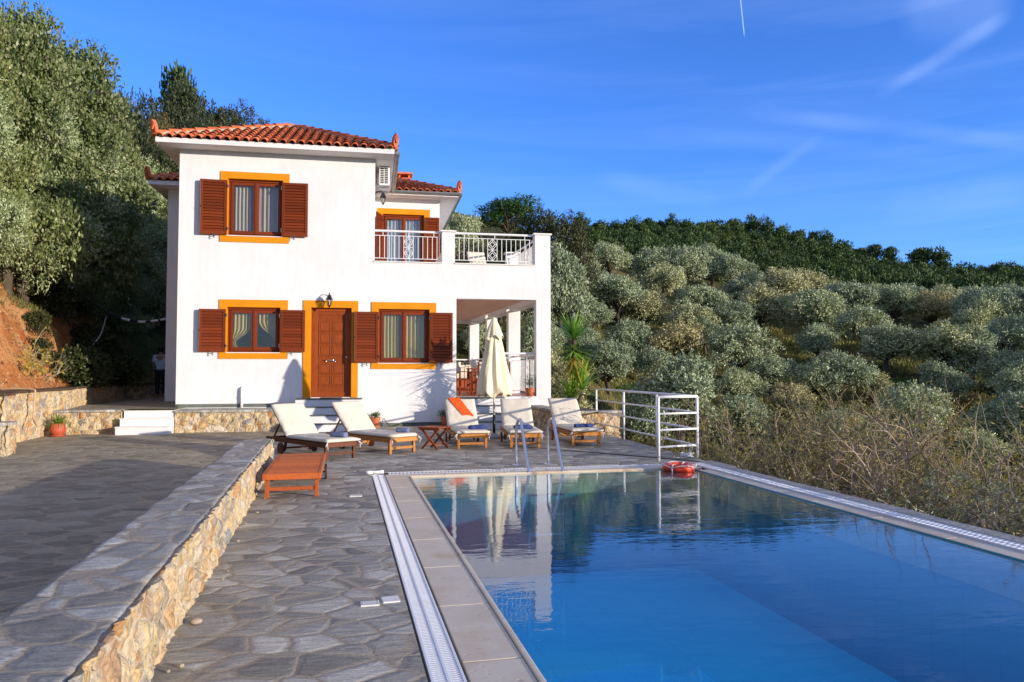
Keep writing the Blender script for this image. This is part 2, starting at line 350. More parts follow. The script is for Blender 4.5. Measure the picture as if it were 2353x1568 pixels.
leaf('olive_leaf', [(.15, .18, .07), (.26, .30, .15), (.37, .42, .24), (.64, .68, .50)], .05, .5)
leaf('olive_leaf_near', [(.13, .18, .07), (.22, .28, .12), (.33, .39, .21), (.52, .58, .38)], .15, .45)
leaf('oak_leaf', [(.08, .12, .03), (.15, .19, .05), (.24, .27, .10), (.38, .38, .20)], .3, .4)
leaf('pine_leaf', [(.020, .046, .008), (.045, .09, .016), (.09, .15, .03)], .1, .6)
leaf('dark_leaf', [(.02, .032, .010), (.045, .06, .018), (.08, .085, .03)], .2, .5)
leaf('brown_leaf', [(.10, .085, .03), (.17, .13, .05), (.22, .16, .07)], .3, .6)
leaf('green_leaf', [(.03, .08, .012), (.06, .14, .02), (.11, .2, .04)], .35, .4)
leaf('yellow_leaf', [(.35, .25, .03), (.55, .42, .05), (.30, .30, .05), (.5, .3, .08)], .4, .5)
leaf('dry_leaf', [(.18, .16, .05), (.30, .30, .08), (.44, .38, .14), (.14, .20, .04)], .4, .5)
leaf('bramble_leaf', [(.06, .10, .015), (.14, .20, .03), (.26, .30, .07), (.24, .14, .05)], .3, .5)
leaf('yucca_green', [(.12, .28, .025), (.22, .42, .05), (.40, .56, .12)], .3, .35)
leaf('yucca_yellow', [(.45, .26, .05), (.55, .40, .09), (.30, .30, .06)], .3, .45)
leaf('flower_white', [(.75, .72, .60), (.8, .78, .7)], .3, .5)

# ------------------------------------------------------------ mesh helpers
class MB:
    def __init__(s): s.v = []; s.f = []
    def add(s, vs, fs):
        o = len(s.v); s.v += [tuple(v) for v in vs]; s.f += [tuple(i+o for i in f) for f in fs]; return s
    def box(s, x0, x1, y0, y1, z0, z1, M=None):
        vs = [Vector((x, y, z)) for z in (z0, z1) for y in (y0, y1) for x in (x0, x1)]
        if M: vs = [M @ v for v in vs]
        return s.add(vs, [(0, 2, 3, 1), (4, 5, 7, 6), (0, 1, 5, 4), (2, 6, 7, 3), (0, 4, 6, 2), (1, 3, 7, 5)])
    def bar(s, a, b, w, h, up=(0, 0, 1)):
        a = Vector(a); b = Vector(b); d = b-a; L = d.length; d.normalize(); u = Vector(up)
        if abs(d.dot(u)) > .98: u = Vector((0, 1, 0))
        r = d.cross(u).normalized(); u = r.cross(d)
        vs = [a+d*t*L+r*x*w/2+u*y*h/2 for t in (0, 1) for y in (-1, 1) for x in (-1, 1)]
        return s.add(vs, [(0, 1, 3, 2), (4, 6, 7, 5), (0, 4, 5, 1), (2, 3, 7, 6), (0, 2, 6, 4), (1, 5, 7, 3)])
    def tube(s, pts, r, n=8, cap=True):
        pts = [Vector(p) for p in pts]; rs = r if hasattr(r, '__len__') else [r]*len(pts)
        o = len(s.v); prev = None
        for i, p in enumerate(pts):
            d = (pts[min(i+1, len(pts)-1)]-pts[max(i-1, 0)])
            if d.length < 1e-9: d = Vector((0, 0, 1))
            d.normalize()
            if prev is None:
                u = Vector((0, 0, 1)) if abs(d.z) < .9 else Vector((1, 0, 0))
                a = d.cross(u).normalized()
            else:
                a = (prev-d*prev.dot(d))
                a = a.normalized() if a.length > 1e-6 else d.orthogonal().normalized()
            prev = a; b = d.cross(a)
            for k in range(n):
                t = 2*math.pi*k/n; s.v.append(tuple(p+(a*math.cos(t)+b*math.sin(t))*rs[i]))
        for i in range(len(pts)-1):
            for k in range(n):
                s.f.append((o+i*n+k, o+i*n+(k+1) % n, o+(i+1)*n+(k+1) % n, o+(i+1)*n+k))
        if cap and n > 2:
            s.f.append(tuple(o+k for k in reversed(range(n)))); s.f.append(tuple(o+(len(pts)-1)*n+k for k in range(n)))
        return s
    def lathe(s, prof, c=(0, 0, 0), n=24, a0=0, fn=None):
        o = len(s.v); c = Vector(c)
        for (r, z) in prof:
            for k in range(n):
                t = 2*math.pi*k/n+a0; rr = fn(r, z, t) if fn else r
                s.v.append(tuple(c+Vector((rr*math.cos(t), rr*math.sin(t), z))))
        for i in range(len(prof)-1):
            for k in range(n): s.f.append((o+i*n+k, o+i*n+(k+1) % n, o+(i+1)*n+(k+1) % n, o+(i+1)*n+k))
        return s
    def quad(s, a, b, c, d): return s.add([a, b, c, d], [(0, 1, 2, 3)])
    def build(s, name, mat, parent=None, smooth=False, bevel=0, M=None, weld=False):
        me = bpy.data.meshes.new(name)
        vs = s.v if M is None else [tuple(M @ Vector(v)) for v in s.v]
        me.from_pydata(vs, [], s.f); me.update()
        if weld:
            bm = bmesh.new(); bm.from_mesh(me); bmesh.ops.remove_doubles(bm, verts=bm.verts, dist=1e-5); bm.to_mesh(me); bm.free()
        if mat: me.materials.append(MATS[mat])
        if smooth: me.polygons.foreach_set('use_smooth', [True]*len(me.polygons)); me.update()
        o = bpy.data.objects.new(name, me); COL.objects.link(o)
        if parent: o.parent = parent
        if bevel:
            b = o.modifiers.new('bevel', 'BEVEL'); b.width = bevel; b.segments = 2; b.limit_method = 'ANGLE'
        return o
def tag(o, label=None, cat=None, group=None, kind=None):
    for k, v in (('label', label), ('category', cat), ('group', group), ('kind', kind)):
        if v: o[k] = v
    return o
def empty(name, loc=(0, 0, 0), rz=0, label=None, cat=None, group=None):
    o = bpy.data.objects.new(name, None); COL.objects.link(o); o.location = loc; o.rotation_euler = (0, 0, rz); o.empty_display_size = .1
    return tag(o, label, cat, group)
def copy_tree(o, loc=None, rz=None, scale=None, label=None, parent=None):
    c = o.copy(); COL.objects.link(c); c.parent = parent
    if loc is not None: c.location = loc
    if rz is not None: c.rotation_euler = (0, 0, rz)
    if scale is not None: c.scale = scale
    if label: c['label'] = label
    for ch in list(o.children): copy_tree(ch, parent=c)
    return c
CP, SP = math.cos(PHI), math.sin(PHI)
def PF(x, y, z=0):  # pool frame -> world
    return (CX+CP*x-SP*y, CY+SP*x+CP*y, z)
MPF = Matrix.Translation((CX, CY, 0)) @ Matrix.Rotation(PHI, 4, 'Z')
def rnd(a, b): return random.uniform(a, b)

# ------------------------------------------------------------ terrain
SITE = [(-9, -4.75), (-1.62, -4.5), (-1.75, -4.2), (-2.15, -2.7), (-2.25, -1.2), (-2.2, -.4), (-2.66, 2.05), (-2.95, 6), (-2.2, 11), (3, 13), (9, 12), (9.35, 3), (9.35, -8.4)]
SITE_FULL = SITE + [(9.75, -19.2), (9.9, -32), (-9, -32)]
def inside(x, y, poly):
    c = False; j = len(poly)-1
    for i in range(len(poly)):
        xi, yi = poly[i]; xj, yj = poly[j]
        if (yi > y) != (yj > y) and x < (xj-xi)*(y-yi)/(yj-yi)+xi: c = not c
        j = i
    return c
def dist_poly(x, y, pts):
    best = 1e9
    for (x0, y0), (x1, y1) in zip(pts, pts[1:]):
        dx, dy = x1-x0, y1-y0; t = max(0, min(1, ((x-x0)*dx+(y-y0)*dy)/(dx*dx+dy*dy)))
        best = min(best, math.hypot(x-x0-t*dx, y-y0-t*dy))
    return best
def interp(x, xs, ys):
    if x <= xs[0]: return ys[0]
    for i in range(1, len(xs)):
        if x <= xs[i]:
            t = (x-xs[i-1])/(xs[i]-xs[i-1]); return ys[i-1]*(1-t)+ys[i]*t
    return ys[-1]
RT = [0, 10, 20, 30, 40, 50, 60, 75, 100, 140, 180, 230, 400]
RA = [10.6, 14.8, 21.4, 33.7, 45.3, 58, 75]
RZ = [[-1, -1, 0, 2, 5, 8, 11, 15, 21, 27, 31, 33, 30],
      [-2.5, -2.2, -1.2, 0, 2, 4.5, 7.5, 12, 18.5, 26, 32, 33, 28],
      [-3, -3, -2.8, -2.2, -.3, 2.5, 5.5, 9.5, 15.5, 25, 31.5, 30, 20],
      [-3, -3.2, -3.8, -3.7, -1.8, 1, 3.8, 7.5, 13, 21.5, 28.5, 29, 18],
      [-3, -3.2, -4, -4.5, -3.5, -.5, 2.5, 6, 10.5, 16, 19.5, 17, 8],
      [-3, -3.4, -4.5, -5.2, -5, -3.5, -1.5, 1, 4, 8, 10, 9, 4],
      [-3, -4, -5.5, -6.5, -7, -7, -7, -7, -8, -9, -10, -12, -15]]
LD = [0, .45, .8, 1.3, 2.1, 3.2, 6, 12, 20, 30, 45, 60, 100, 400]
LZ = [.9, 1.0, 1.5, 2.5, 3.5, 4.2, 5.8, 8.6, 12, 16.5, 22.5, 26, 31, 30]
def sstep(a, b, x):
    t = max(0, min(1, (x-a)/(b-a))); return t*t*(3-2*t)
def ground(x, y, rough=True):
    dx, dy = x-CX, y-CY; t = math.hypot(dx, dy); az = math.degrees(math.atan2(dx, dy))
    if inside(x, y, SITE_FULL): return -2.6
    # left / back bank
    d = dist_poly(x, y, SITE[:11])
    L = interp(d, LD, LZ)
    if az < -26: L = L*.0 + min(L, 40)
    # right side table
    a = max(RA[0], min(RA[-1], az)); i = 0
    while i < len(RA)-2 and a > RA[i+1]: i += 1
    u = (a-RA[i])/(RA[i+1]-RA[i]); u = u*u*(3-2*u)
    Rz = interp(t, RT, RZ[i])*(1-u)+interp(t, RT, RZ[i+1])*u
    if Rz > CZ: Rz = CZ+(Rz-CZ)*max(.3, math.cos(R(min(70, az)-10.66)))
    w_ = sstep(-6, 13, az)
    if az > 75: Rz += (-8-Rz)*sstep(75, 110, az)
    if az < -70: w_ = sstep(-70, -110, az); Rz = -3
    if abs(az) > 150: w_ = 1; Rz = -8 if az > 0 else -4
    z = L*(1-w_)+Rz*w_
    if rough:
        p = Vector((x, y, 0))
        if d < 6 and w_ < .5:
            z += (noise.noise(p*.9)*.45+noise.noise(p*2.7)*.26+noise.noise(p*6)*.10)*min(1, max(0, d-.45)/.6)
        z += noise.noise(p*.12)*.5*min(1, t/40)
    return z
def build_terrain():
    rs = []; r = 3.0
    while r < 12: rs.append(r); r += .6
    while r < 31: rs.append(r); r += .2
    while r < 100: rs.append(r); r += 1.1
    while r < 520: rs.append(r); r += 8
    rs += [700, 1200, 2500, 5000]
    az = []; a = -180.0
    while a < 179.9:
        az.append(a); a += .33 if -30 <= a < 52 else 3
    vs = []
    for a in az:
        ca, sa = math.cos(R(a)), math.sin(R(a))
        for r in rs:
            x, y = CX+sa*r, CY+ca*r
            z = ground(x, y) if r < 520 else -12
            vs.append((x, y, z))
    n = len(rs); fs = []
    for i in range(len(az)):
        j = (i+1) % len(az)
        for k in range(n-1): fs.append((i*n+k, i*n+k+1, j*n+k+1, j*n+k))
    c = len(vs); vs.append((CX, CY, -2.6))
    for i in range(len(az)): fs.append((c, i*n, ((i+1) % len(az))*n))
    m = MB(); m.v = vs; m.f = fs
    tag(m.build('hillside', 'terrain', smooth=True), kind='structure')
build_terrain()

# ------------------------------------------------------------ paving and pool
PX0, PX1, PY0, PY1 = .87, 4.72, -2.0, 9.55   # water
def struct(name, mb, mat, M=None, smooth=False, bevel=0): return tag(mb.build(name, mat, M=M, smooth=smooth, bevel=bevel), kind='structure')
def poly_sheet(pts, z, th=.3):
    n = len(pts); vs = [(x, y, z) for x, y in pts]+[(x, y, z-th) for x, y in pts]
    return MB().add(vs, [tuple(range(n))]+[(i, i+n, (i+1) % n+n, (i+1) % n) for i in range(n)])
# near strip of the deck between the low wall and the drain, then the deck beyond the pool
w2p = lambda x, y: (x, y)
far = [PF(-.95, 10.0)[:2], PF(5.32, 10.0)[:2], (9.34, -8.2), (9.34, -2.6), (9.0, 0.02), (2.6, 0.02), (2.6, -7.2)]
struct('pool_deck', poly_sheet(far, 0, .5), 'flagstone')
ns = [PF(-1.4, -3)[:2], PF(.37, -3)[:2], PF(.37, 10.0)[:2], PF(-.95, 10.0)[:2], PF(-1.2, 10.0)[:2]]
struct('pool_deck', poly_sheet(ns, -.001, .5), 'flagstone')
# left terrace, very slightly sloping
def terrace():
    m = MB(); nx, ny = 40, 60
    for j in range(ny+1):
        for i in range(nx+1):
            x = -9+12.15*i/nx; y = -22+23*j/ny
            z = -.1*max(0, min(1, (-3.5-y)/3.5))*max(0, min(1, (3.0-x)/.8))-.004
            xm = PF(-1.1, y-CY)[0]
            m.v.append((min(x, xm) if y < -7.4 else x, y, z))
    for j in range(ny):
        for i in range(nx): a = j*(nx+1)+i; m.f.append((a, a+1, a+nx+2, a+nx+1))
    struct('terrace_paving', m, 'flagstone_smooth')
terrace()
# coping around the pool: slabs with joints
def slab(m, x0, x1, y0, y1, z1=0.0, z0=-.06, g=.004):
    m.box(x0+g, x1-g, y0+g, y1-g, z0, z1)
cp_ = MB()
y = -2.0
edges = [-2.0, -1.0, 0, .9, 1.75, 2.6, 3.42, 4.25, 5.1, 5.95, 6.85, 7.75, 8.65, 9.36]
for a, b in zip(edges, edges[1:]):
    slab(cp_, .545, .835, a, b)
    slab(cp_, PX1+.03, 4.935, a, b, -.014)
x = .545
for a, b in zip([.545, 1.3, 2.1, 2.95, 3.8, 4.4], [1.3, 2.1, 2.95, 3.8, 4.4, 4.935]): slab(cp_, a, b, 9.60, 9.765, 0 if b < 4.5 else -.012)
slab(cp_, .545, .835, 9.36, 9.60)
struct('pool_coping', cp_, 'travertine', MPF, bevel=.004)
lip = MB()  # raised rounded inner lip
lip.box(.835, .868, -2, 9.57, -.05, .006); lip.box(.868, PX1, PY1+.02, 9.60, -.05, -.004); lip.box(PX1, PX1+.03, -2, 9.57, -.05, -.022)
struct('pool_lip', lip, 'travertine', MPF, bevel=.008)
bed = MB()
bed.box(.3, .545, -2, 10.0, -.3, -.055); bed.box(.5, 5.2, 9.56, 10.02, -.3, -.061); bed.box(4.7, 5.2, -2, 9.6, -.3, -.058)
struct('pool_surround_bed', bed, 'concrete', MPF)
# drainage grating : thin bars
def grating(name, x0, x1, y0, y1, along, z=-.002, pitch=.022, label=''):
    e = empty(name, PF((x0+x1)/2, (y0+y1)/2, 0), label=label, cat='drain', group='white slotted drain gratings round the pool')
    Mi = e.matrix_world.copy(); inv = Matrix.Translation(-Vector(e.location)) @ MPF
    b = MB(); r = MB(); d = MB()
    if along == 'y':
        y = y0
        while y < y1-.01: b.box(x0+.006, x1-.006, y, y+pitch*.58, z-.02, z); y += pitch
        for x in (x0, x0+(x1-x0)*.5-.006, x1-.012): r.box(x, x+.012, y0, y1, z-.022, z+.0015)
        for k in (.14, .28, .40, .62, .74, .88): r.box(x0+(x1-x0)*k, x0+(x1-x0)*k+.004, y0, y1, z-.018, z-.0025)
    else:
        x = x0
        while x < x1-.01: b.box(x, x+pitch*.55, y0+.006, y1-.006, z-.02, z); x += pitch
        for y in (y0, y1-.012): r.box(x0, x1, y, y+.012, z-.022, z+.0015)
    b.build('grating_bars', 'white_plastic', e, M=inv); r.build('grating_rim', 'white_plastic', e, M=inv)
grating('drain_grating', .385, .535, -2, 9.80, 'y', label='long white slotted drain grating along the left edge of the pool')
grating('drain_grating', .60, 4.93, 9.78, 9.965, 'x', pitch=.05, label='white slotted drain grating along the far edge of the pool behind the ladder')
grating('drain_grating', 4.95, 5.13, -2, 9.965, 'y', pitch=.05, label='white slotted drain grating along the right edge of the pool beside the dry bushes')
# outer concrete lip with irregular edge
m = MB(); n = 70
for i in range(n+1):
    y = -2+12.1*i/n; xo = 5.27+.03*noise.noise(Vector((0, y*1.7, 3)))+(.07 if y > 9.3 else 0)
    for (x, z) in ((5.135, -.3), (5.135, .004), (xo, .012), (xo+.03, -.03), (xo, -.6), (xo, -3)): m.v.append((x, y, z))
for i in range(n):
    for k in range(5): a = i*6+k; m.f.append((a, a+1, a+7, a+6))
struct('pool_outer_kerb', m, 'concrete', MPF)
# basin
b = MB(); z0, zd = -1.35, -1.352
x0, x1, y0, y1 = PX0-.002, PX1+.002, PY0-.002, PY1+.022
# floor: sloping to the deeper right side
xs = [x0, 2.1, 2.75, x1]
def fz(x, y): 
    xb = 2.55+ (9.5-y)*.02
    return zd if x > xb else z0
fl = [(x0, y0, z0), (3.35, y0, z0), (4.1, y0, zd), (x1, y0, zd), (x0, y1, z0), (2.0, y1, z0), (2.7, y1, zd), (x1, y1, zd)]
b.add(fl, [(0, 1, 5, 4), (1, 2, 6, 5), (2, 3, 7, 6)]); struct('pool_floor', b, 'pool_tile', MPF); b = MB()
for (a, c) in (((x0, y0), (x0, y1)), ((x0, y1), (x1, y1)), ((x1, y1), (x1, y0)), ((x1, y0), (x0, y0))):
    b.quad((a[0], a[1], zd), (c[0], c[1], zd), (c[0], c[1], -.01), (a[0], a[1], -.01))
struct('pool_walls', b, 'pool_tile_shaded', MPF)
wm = MB(); wm.box(x0+.002, x1-.002, y0+.002, y1-.002, zd+.01, -.022)
struct('pool_water', wm, 'pool_water', MPF)
# shallow film of water over the right coping
# ------------------------------------------------------------ low divider wall
def divider():
    e = empty('low_stone_wall', PF(-1.1, 6), 0, 'long low stone wall with grey slab top and yellow stone side dividing the terrace from the pool deck', 'wall')
    inv = Matrix.Translation(-Vector(e.location)) @ MPF
    def xr(y): return -.775-.018*(y-3)          # right face
    def xl(y): return interp(y, [2, 4, 6, 11], [-1.22, -1.25, -1.28, -1.31])
    Y0, Y1, H = -2.5, 10.86, .40
    m = MB(); ny, nz_ = 640, 22
    def disp(y, z, s=0):
        p = Vector((s, y*1.0, z))
        f = noise.voronoi(Vector((s, y*5.5, z*5.5)))[0]
        e_ = min(.022, (f[1]-f[0])*.10)+abs(noise.noise(Vector((s, y*5+z*2, z*3))))*.014
        return e_+noise.noise(p*7)*.016+noise.noise(p*19)*.014+noise.noise(p*47)*.008-.04
    for i in range(ny+1):
        y = Y0+(Y1-Y0)*i/ny
        for k in range(nz_+1):
            z = -.05+(H+.048)*k/nz_
            m.v.append((xr(y)+disp(y, z), y, z))
        zc = H-.004+noise.noise(Vector((y*6, 2, 2)))*.012
        m.v += [(xr(y)-.03, y, zc), (xr(y)-.10, y, H-.03)]
    for i in range(ny):
        for k in range(nz_+2): a = i*(nz_+3)+k; m.f.append((a, a+nz_+3, a+nz_+4, a+1))
    # end face
    o = len(m.v); nx = 30
    for i in range(nx+1):
        x = xl(Y1)+(xr(Y1)-xl(Y1))*i/nx
        for k in range(nz_+1): z = -.05+(H+.035)*k/nz_; m.v.append((x, Y1+disp(x, z, 9), z))
    for i in range(nx):
        for k in range(nz_): a = o+i*(nz_+1)+k; m.f.append((a, a+1, a+nz_+2, a+nz_+1))
    m.quad((-1.15, Y0, -.3), (xl(Y0), Y0, -.3), (xl(Y0), Y0, H-.02), (-1.15, Y0, H-.02))
    for yy in range(0, 20):
        ya, yb = Y0+(Y1-Y0)*yy/20, Y0+(Y1-Y0)*(yy+1)/20
        m.quad((xl(ya), ya, -.3), (xl(yb), yb, -.3), (xl(yb), yb, H-.02), (xl(ya), ya, H-.02))
    m.build('wall_face', 'rubble_wall', e, M=inv, smooth=False)
    t = MB(); nx = 26; ny = 420
    for i in range(ny+1):
        y = Y0+(Y1-Y0)*i/ny
        jr = noise.noise(Vector((3, y*2.3, 1)))*.035+noise.noise(Vector((3, y*8, 1)))*.014
        jl = noise.noise(Vector((8, y*2.0, 1)))*.035+noise.noise(Vector((8, y*9, 1)))*.015
        xa, xb = xl(y)-.02+jl, xr(y)-.045+jr*.5
        t.v.append((xa+.01, y, H-.07))
        for k in range(nx+1):
            x = xa+(xb-xa)*k/nx
            dz = noise.noise(Vector((x*2, y*2, 5)))*.012+noise.noise(Vector((x*9, y*9, 5)))*.005
            if k in (0, nx): dz -= .012
            t.v.append((x, y, H+dz))
        t.v.append((xb-.005, y, H-.03))
    w_ = nx+3
    for i in range(ny):
        for k in range(w_-1): a = i*w_+k; t.f.append((a, a+1, a+w_+1, a+w_))
    a = ny*w_; t.f.append(tuple(a+k for k in reversed(range(w_))))
    t.build('wall_cap', 'flagstone_cap', e, M=inv, smooth=True)
divider()

# ------------------------------------------------------------ retaining walls and white steps on the left
def rough_wall(name, pts, zb, zt, th, label, mat='rubble_wall', cat='wall', cap=True, step=.045, amp=.04, close=False):
    """pts: polyline of the visible face, body lies to its left"""
    c0 = Vector((pts[0][0], pts[0][1], 0))
    e = empty(name, c0, 0, label, cat); m = MB(); L = 0
    samp = []
    for (x0, y0), (x1, y1) in zip(pts, pts[1:]):
        d = math.hypot(x1-x0, y1-y0); n = max(2, int(d/step)); nx, ny = -(y1-y0)/d, (x1-x0)/d
        for i in range(n+1): t = i/n; samp.append((x0+(x1-x0)*t, y0+(y1-y0)*t, nx, ny, L+d*t))
        L += d
    nz_ = max(4, int((zt-zb)/step))
    for (x, y, nx, ny, l) in samp:
        for k in range(nz_+1):
            z = zb+(zt-zb)*k/nz_
            f = noise.voronoi(Vector((l*4.2, 3, z*6.2)))[0]
            dd = min(.05, (f[1]-f[0])*.12)+noise.noise(Vector((l*8, 1, z*8)))*.02+noise.noise(Vector((l*24, 1, z*24)))*.008-.04
            m.v.append((x-nx*dd-c0.x, y-ny*dd-c0.y, z))
    for i in range(len(samp)-1):
        for k in range(nz_): a = i*(nz_+1)+k; m.f.append((a, a+nz_+1, a+nz_+2, a+1))
    for s_ in (0, -1):
        x, y, nx, ny, l = samp[s_]; m.quad((x-c0.x, y-c0.y, zb), (x+nx*th-c0.x, y+ny*th-c0.y, zb), (x+nx*th-c0.x, y+ny*th-c0.y, zt), (x-c0.x, y-c0.y, zt))
    m.build('wall_face', mat, e)
    if cap:
        c = MB()
        for (x, y, nx, ny, l) in samp:
            j = noise.noise(Vector((l*4, 7, 1)))*.02
            xa, ya = x-nx*(.02+j)-c0.x, y-ny*(.02+j)-c0.y; xb, yb = x+nx*th-c0.x, y+ny*th-c0.y
            zz = zt+noise.noise(Vector((l*3, 2, 2)))*.008
            c.v += [(xa, ya, zt-.035), (xa, ya, zz+.012), (xb, yb, zz+.014), (xb, yb, zt-.04)]
        for i in range(len(samp)-1):
            for k in range(3): a = i*4+k; c.f.append((a, a+4, a+5, a+1))
        c.f += [(0, 1, 2, 3), tuple(len(c.v)-4+k for k in (3, 2, 1, 0))]
        c.build('wall_cap', 'flagstone_cap' if cap == 1 else 'soil', e)
    return e
rough_wall('stone_pillar_wall', [(-9, -5.15), (-1.36, -4.86), (-1.40, -4.5)], -.3, .49, .4, 'short yellow stone wall end nearest the camera at the far left of the terrace')
rough_wall('retaining_wall', [(-9, -4.62), (-1.62, -4.42), (-2.12, -2.75), (-2.2, -1.22), (-2.14, -.4), (-2.64, 2.05), (-2.9, 6), (-1.6, 9.5)], -.3, .96, .42, 'tall yellow stone retaining wall below the orange earth bank', cap=2)
rough_wall('step_side_wall', [(-2.2, -1.02), (-.86, -.98)], -.1, .5, .3, 'low stone wall between the red flower pot and the white steps', cap=1)
rough_wall('house_base_wall', [(.22, -.95), (2.66, -.95), (2.66, -.6)], -.1, .47, .9, 'low rough stone wall carrying the ledge under the house front', cap=1)
# raised path / upper platform
m = MB(); m.add([(-2.6, -.98, .5), (.24, -.98, .5), (.24, 0.01, .5), (-.02, 0.01, .5), (-.02, 4.5, .5), (-2.0, 12, .5), (-3.3, 12, .5), (-3.3, 2, .5), (-2.6, -.4, .5)], [tuple(range(9))])
struct('upper_path', m, 'flagstone_smooth')
def steps(name, x0, x1, ys, zs, yback, label, tread=True, dx=0):
    e = empty(name, ((x0+x1)/2, ys[0], 0), 0, label, 'steps'); m = MB(); t = MB()
    ox, oy = (x0+x1)/2, ys[0]; prev = -.05
    for i, (y, z) in enumerate(zip(ys, zs)):
        a = dx*i
        m.box(x0+a-ox, x1-oxd(i)-ox, y-oy, yback-oy-.002*i, prev, z-.022)
        if tread: t.box(x0+a-ox-.012, x1-oxd(i)-ox+.012, y-oy-.015, yback-oy-.003*i-.004, z-.0215, z)
        prev = z-.0235
    m.build('step_block', 'white_plaster', e, bevel=.008)
    if tread: t.build('step_tread', 'marble' if tread == 1 else 'slate', e, bevel=.004)
    return e
def oxd(i): return 0
steps('white_steps', -.86, .2, [-1.34, -1.12, -.92], [.167, .333, .50], -.5, 'three small white steps leading up to the path left of the house', 1, .02)
steps('white_steps', 2.72, 4.22, [-1.36, -1.11, -.86, -.6], [.175, .35, .525, .70], -.012, 'four white steps below the brown front door', 2)
steps('white_steps', 6.50, 7.62, [-1.36, -1.11, -.86, -.6], [.175, .35, .525, .70], .0, 'four white steps leading up to the veranda behind the closed parasol', 2)
# planter wall at right
rough_wall('planter_wall', [(9.75, -2.95), (8.37, -2.95), (8.37, -.02)][::-1], -.1, .47, .3, 'dark stone planter wall behind the two right loungers', cap=1)
m = MB(); m.add([(8.6, -2.75, .46), (9.7, -2.75, .42), (10.2, 0, .3), (8.6, 0, .46)], [(0, 1, 2, 3)]); m.box(8.5, 9.8, -2.8, -.1, -2.6, .40)
struct('planter_soil', m, 'soil')
# deck retaining face on the outside
m = MB(); m.box(5.4, 9.36, -8.3, -8.0, -3, -.02); m.box(9.05, 9.335, -8.2, 0, -3.2, -.01); m.box(-9, 9.3, -8.1, -7.9, -2.6, -.52) if False else None
struct('deck_foundation', m, 'concrete')

# ------------------------------------------------------------ house
HX, WY = 0.0, 3.9       # front block depth, set back wall
XM, XR_, XO0, XO1 = 4.497, 8.905, 6.50, 8.53
ZA = 6.56
house = empty('house', (4.4, 4.5, 0), 0, 'white two storey house with orange window surrounds and red tiled roofs', 'house')
HI = Matrix.Translation(-Vector(house.location))
W_UP = (1.078, 2.335, 4.545, 5.90)
W_L1 = (1.095, 2.307, 1.785, 2.853)
W_L2 = (4.598, 5.837, 1.54, 2.86)
DOOR = (3.005, 3.962, .715, 2.87)
def wall_holes(m, axis, c0, c1, u0, u1, z0, z1, holes, rev=.16):
    """wall with visible face at c0, other face at c1; axis 'y' means face normal along y"""
    us = sorted({u0, u1, *[h[0] for h in holes], *[h[1] for h in holes]}); zs = sorted({z0, z1, *[h[2] for h in holes], *[h[3] for h in holes]})
    us = [u for u in us if u0 <= u <= u1]; zs = [z for z in zs if z0 <= z <= z1]
    P = (lambda u, c, z: (u, c, z)) if axis == 'y' else (lambda u, c, z: (c, u, z))
    for a, b in zip(us, us[1:]):
        for c, d in zip(zs, zs[1:]):
            mu, mz = (a+b)/2, (c+d)/2
            if any(h[0] < mu < h[1] and h[2] < mz < h[3] for h in holes): continue
            m.quad(P(a, c0, c), P(b, c0, c), P(b, c0, d), P(a, c0, d))
            m.quad(P(b, c1, c), P(a, c1, c), P(a, c1, d), P(b, c1, d))
    for h in list(holes)+[(u0, u1, z0, z1)]:
        a, b, c, d = h
        for q in ((a, c, b, c), (b, c, b, d), (b, d, a, d), (a, d, a, c)):
            m.quad(P(q[0], c0, q[1]), P(q[2], c0, q[3]), P(q[2], c1, q[3]), P(q[0], c1, q[1]))
wl = MB()
wall_holes(wl, 'y', 0, .25, 0, XM, -.3, ZA, [W_UP, W_L1, DOOR, (0, 0, 0, 0)][:3])
B_DOOR = (4.735, 5.965, 3.95, 6.02)
b2 = (XM, XO0-.0, W_L2[2], W_L2[3])
wall_holes(wl, 'y', 0, .25, XM, XR_, -.3, 4.0, [W_L2, (XO0, XO1, .70, 3.14)])
# sides of the front block and rear block
wall_holes(wl, 'x', 0, .25, .25, 4.0, -.3, ZA, [])
wall_holes(wl, 'x', XM, XM-.25, .25, 4.0, 3.3, ZA, [])
wall_holes(wl, 'y', WY, WY+.25, XM-.2, 6.42, 3.3, ZA, [B_DOOR])
wall_holes(wl, 'y', WY, WY+.25, -1.24, .25, .2, 6.50, [])
wall_holes(wl, 'x', -1.24, -.99, WY+.25, 9.6, .2, 6.50, [])
wall_holes(wl, 'x', 6.42, 6.17, WY+.25, 9.6, .2, ZA, [])
wall_holes(wl, 'x', 6.46, 6.2, .25, WY, -.2, 3.3, [])
wall_holes(wl, 'y', 9.6, 9.35, -1.24, 6.42, .2, ZA, [])
wl.box(.25, XM-.26, .3, 9.3, 3.3, 3.45)   # floors (block light inside)
wl.box(-.98, 6.1, 4.2, 9.3, 3.46, 3.6)
wl.build('wall', 'white_plaster', house, M=HI)
